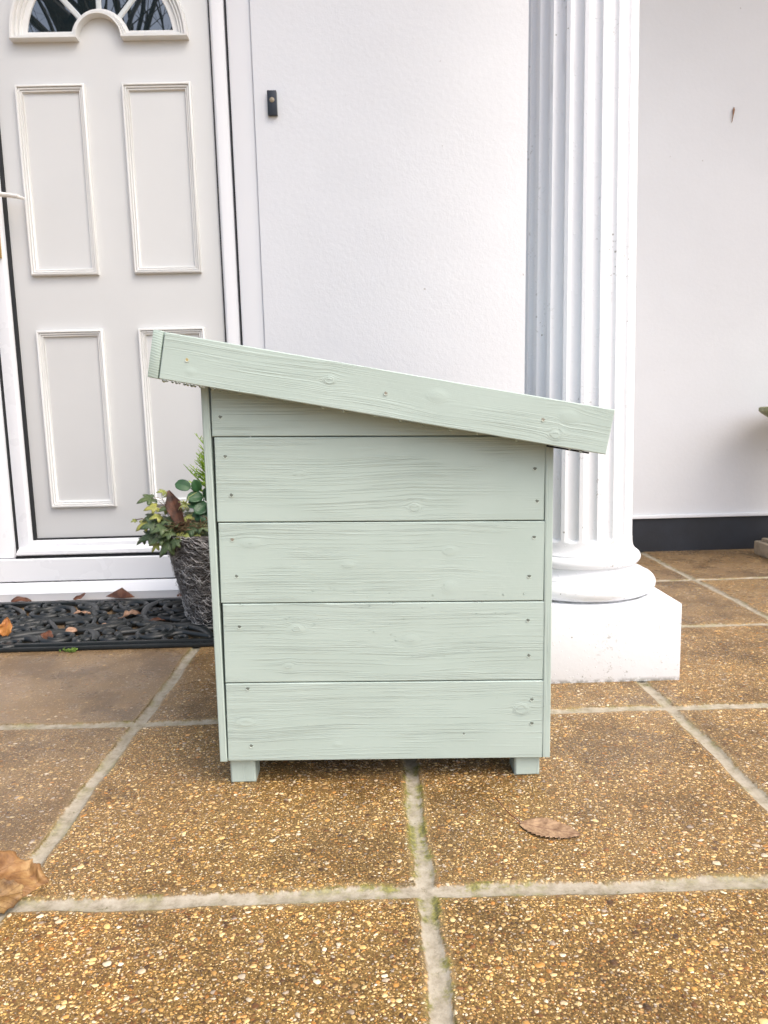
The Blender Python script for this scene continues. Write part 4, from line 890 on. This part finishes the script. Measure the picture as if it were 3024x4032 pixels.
# serrated leaf in the foreground, with its stem
loose_leaf('fallen_leaf', (0.2250, 1.083, 0.0035), (1.0, -0.42, 0.0), (0.0, -0.10, 1), 0.096, 0.058, serr, M_dry, 'light brown serrated leaf with a thin stem on the paving right of the joint', -0.02, 0.07, 0.016, 18, stem=0.0, nU=104)
b = MB(); b.tube([(0.2250, 1.083, 0.007), (0.212, 1.100, 0.010), (0.201, 1.125, 0.014), (0.196, 1.148, 0.012)], [0.0012, 0.001, 0.0009, 0.0013], 6)
o = b.build('leaf_stem', M_rust, smooth=True); lf_ = [q for q in bpy.data.objects if q.get('label', '').startswith('light brown serrated')][0]
o.data.transform(Matrix.Translation(-Vector(lf_.location))); o.parent = lf_
# big crumpled leaf at the lower left
bigl = lambda t_: (math.sin(PI*min(1, t_*0.93+0.04))**0.55)*(0.88+0.06*math.sin(t_*40)+0.05*((t_*13) % 1.0))
o = loose_leaf('fallen_leaf', (-0.638, 0.940, 0.030), (1.0, -0.10, 0.10), (0.0, -0.70, 1), 0.160, 0.112, bigl, M_big, 'big crumpled brown and orange leaf at the lower left corner of the paving', 0.95, -0.40, 0.13, 21, hue=0.10, nU=60, nV=16)
b = MB(); leaf_blade(b, (0, 0, 0), (0.9, 0.10, 0.12), (0.3, -0.9, 0.6), 0.085, 0.05, bigl, 0.8, -0.5, 40, 12, 0.0, 0.05, 33)
q = b.build('curled_lobe', M_big, o, smooth=True); q.data.transform(Matrix.Translation((0.055, -0.046, -0.004))); thick(q, 0.0006)

# moss tuft at the mat edge
b = MB()
for k in range(60):
    p = Vector((random.gauss(-0.906, 0.009), random.gauss(2.046, 0.003), abs(random.gauss(0, 0.004))+0.001)); r = random.uniform(0.0012, 0.003); d_ = Vector((random.gauss(0, 1), random.gauss(0, 1), 1)).normalized()
    leaf_blade(b, p, d_, (0.3, -0.5, 1), r*3, r*2.2, rnd, 0.6, 0.2, 4, 2, 0, 0, k)
o = b.build('moss_tuft', M_moss, smooth=True); tag(o, 'small green tuft of moss at the front edge of the doormat', 'moss')

# ------------------------------------------------------------------ bare trees over the road, seen only mirrored in the fanlight
def tree(x, y, H_, seed, label):
    r_ = random.Random(seed); root = empty('bare_tree', (x, y, 0)); b = MB(); tw = MB()
    def grow(p, d, L_, r, depth):
        pts = [p]; rad = [r]; q = p.copy(); dd_ = d.copy()
        for i in range(4):
            dd_ = (dd_+Vector((r_.gauss(0, .13), r_.gauss(0, .13), r_.gauss(0.05, .08)))).normalized(); q = q+dd_*L_/4; pts.append(q.copy()); rad.append(r*(1-0.11*(i+1)))
        (b if depth < 2 else tw).tube(pts, rad, 6 if depth < 3 else 4, cap=False)
        if depth >= 6: return
        for k in range(3 if depth < 5 else 2):
            j = r_.choice([2, 3, 4, 4]); dn = (dd_+Vector((r_.gauss(0, .6), r_.gauss(0, .6), r_.gauss(0.1, .35)))).normalized(); grow(pts[j], dn, L_*r_.uniform(0.62, 0.85), rad[j]*r_.uniform(0.55, 0.78), depth+1)
    grow(Vector((0, 0, -0.1)), Vector((r_.gauss(0, .05), 0, 1)), H_*0.30, H_*0.03, 0)
    b.build('trunk', M_bark, root); tw.build('crown', M_bark, root); tag(root, label, 'tree', 'bare trees facing the house')
tree(-5.3, -7.0, 14, 3, 'tall bare winter tree mirrored in the left panes of the door glass')
tree(-2.9, -8.0, 14, 5, 'tall bare winter tree mirrored in the right panes of the door glass')
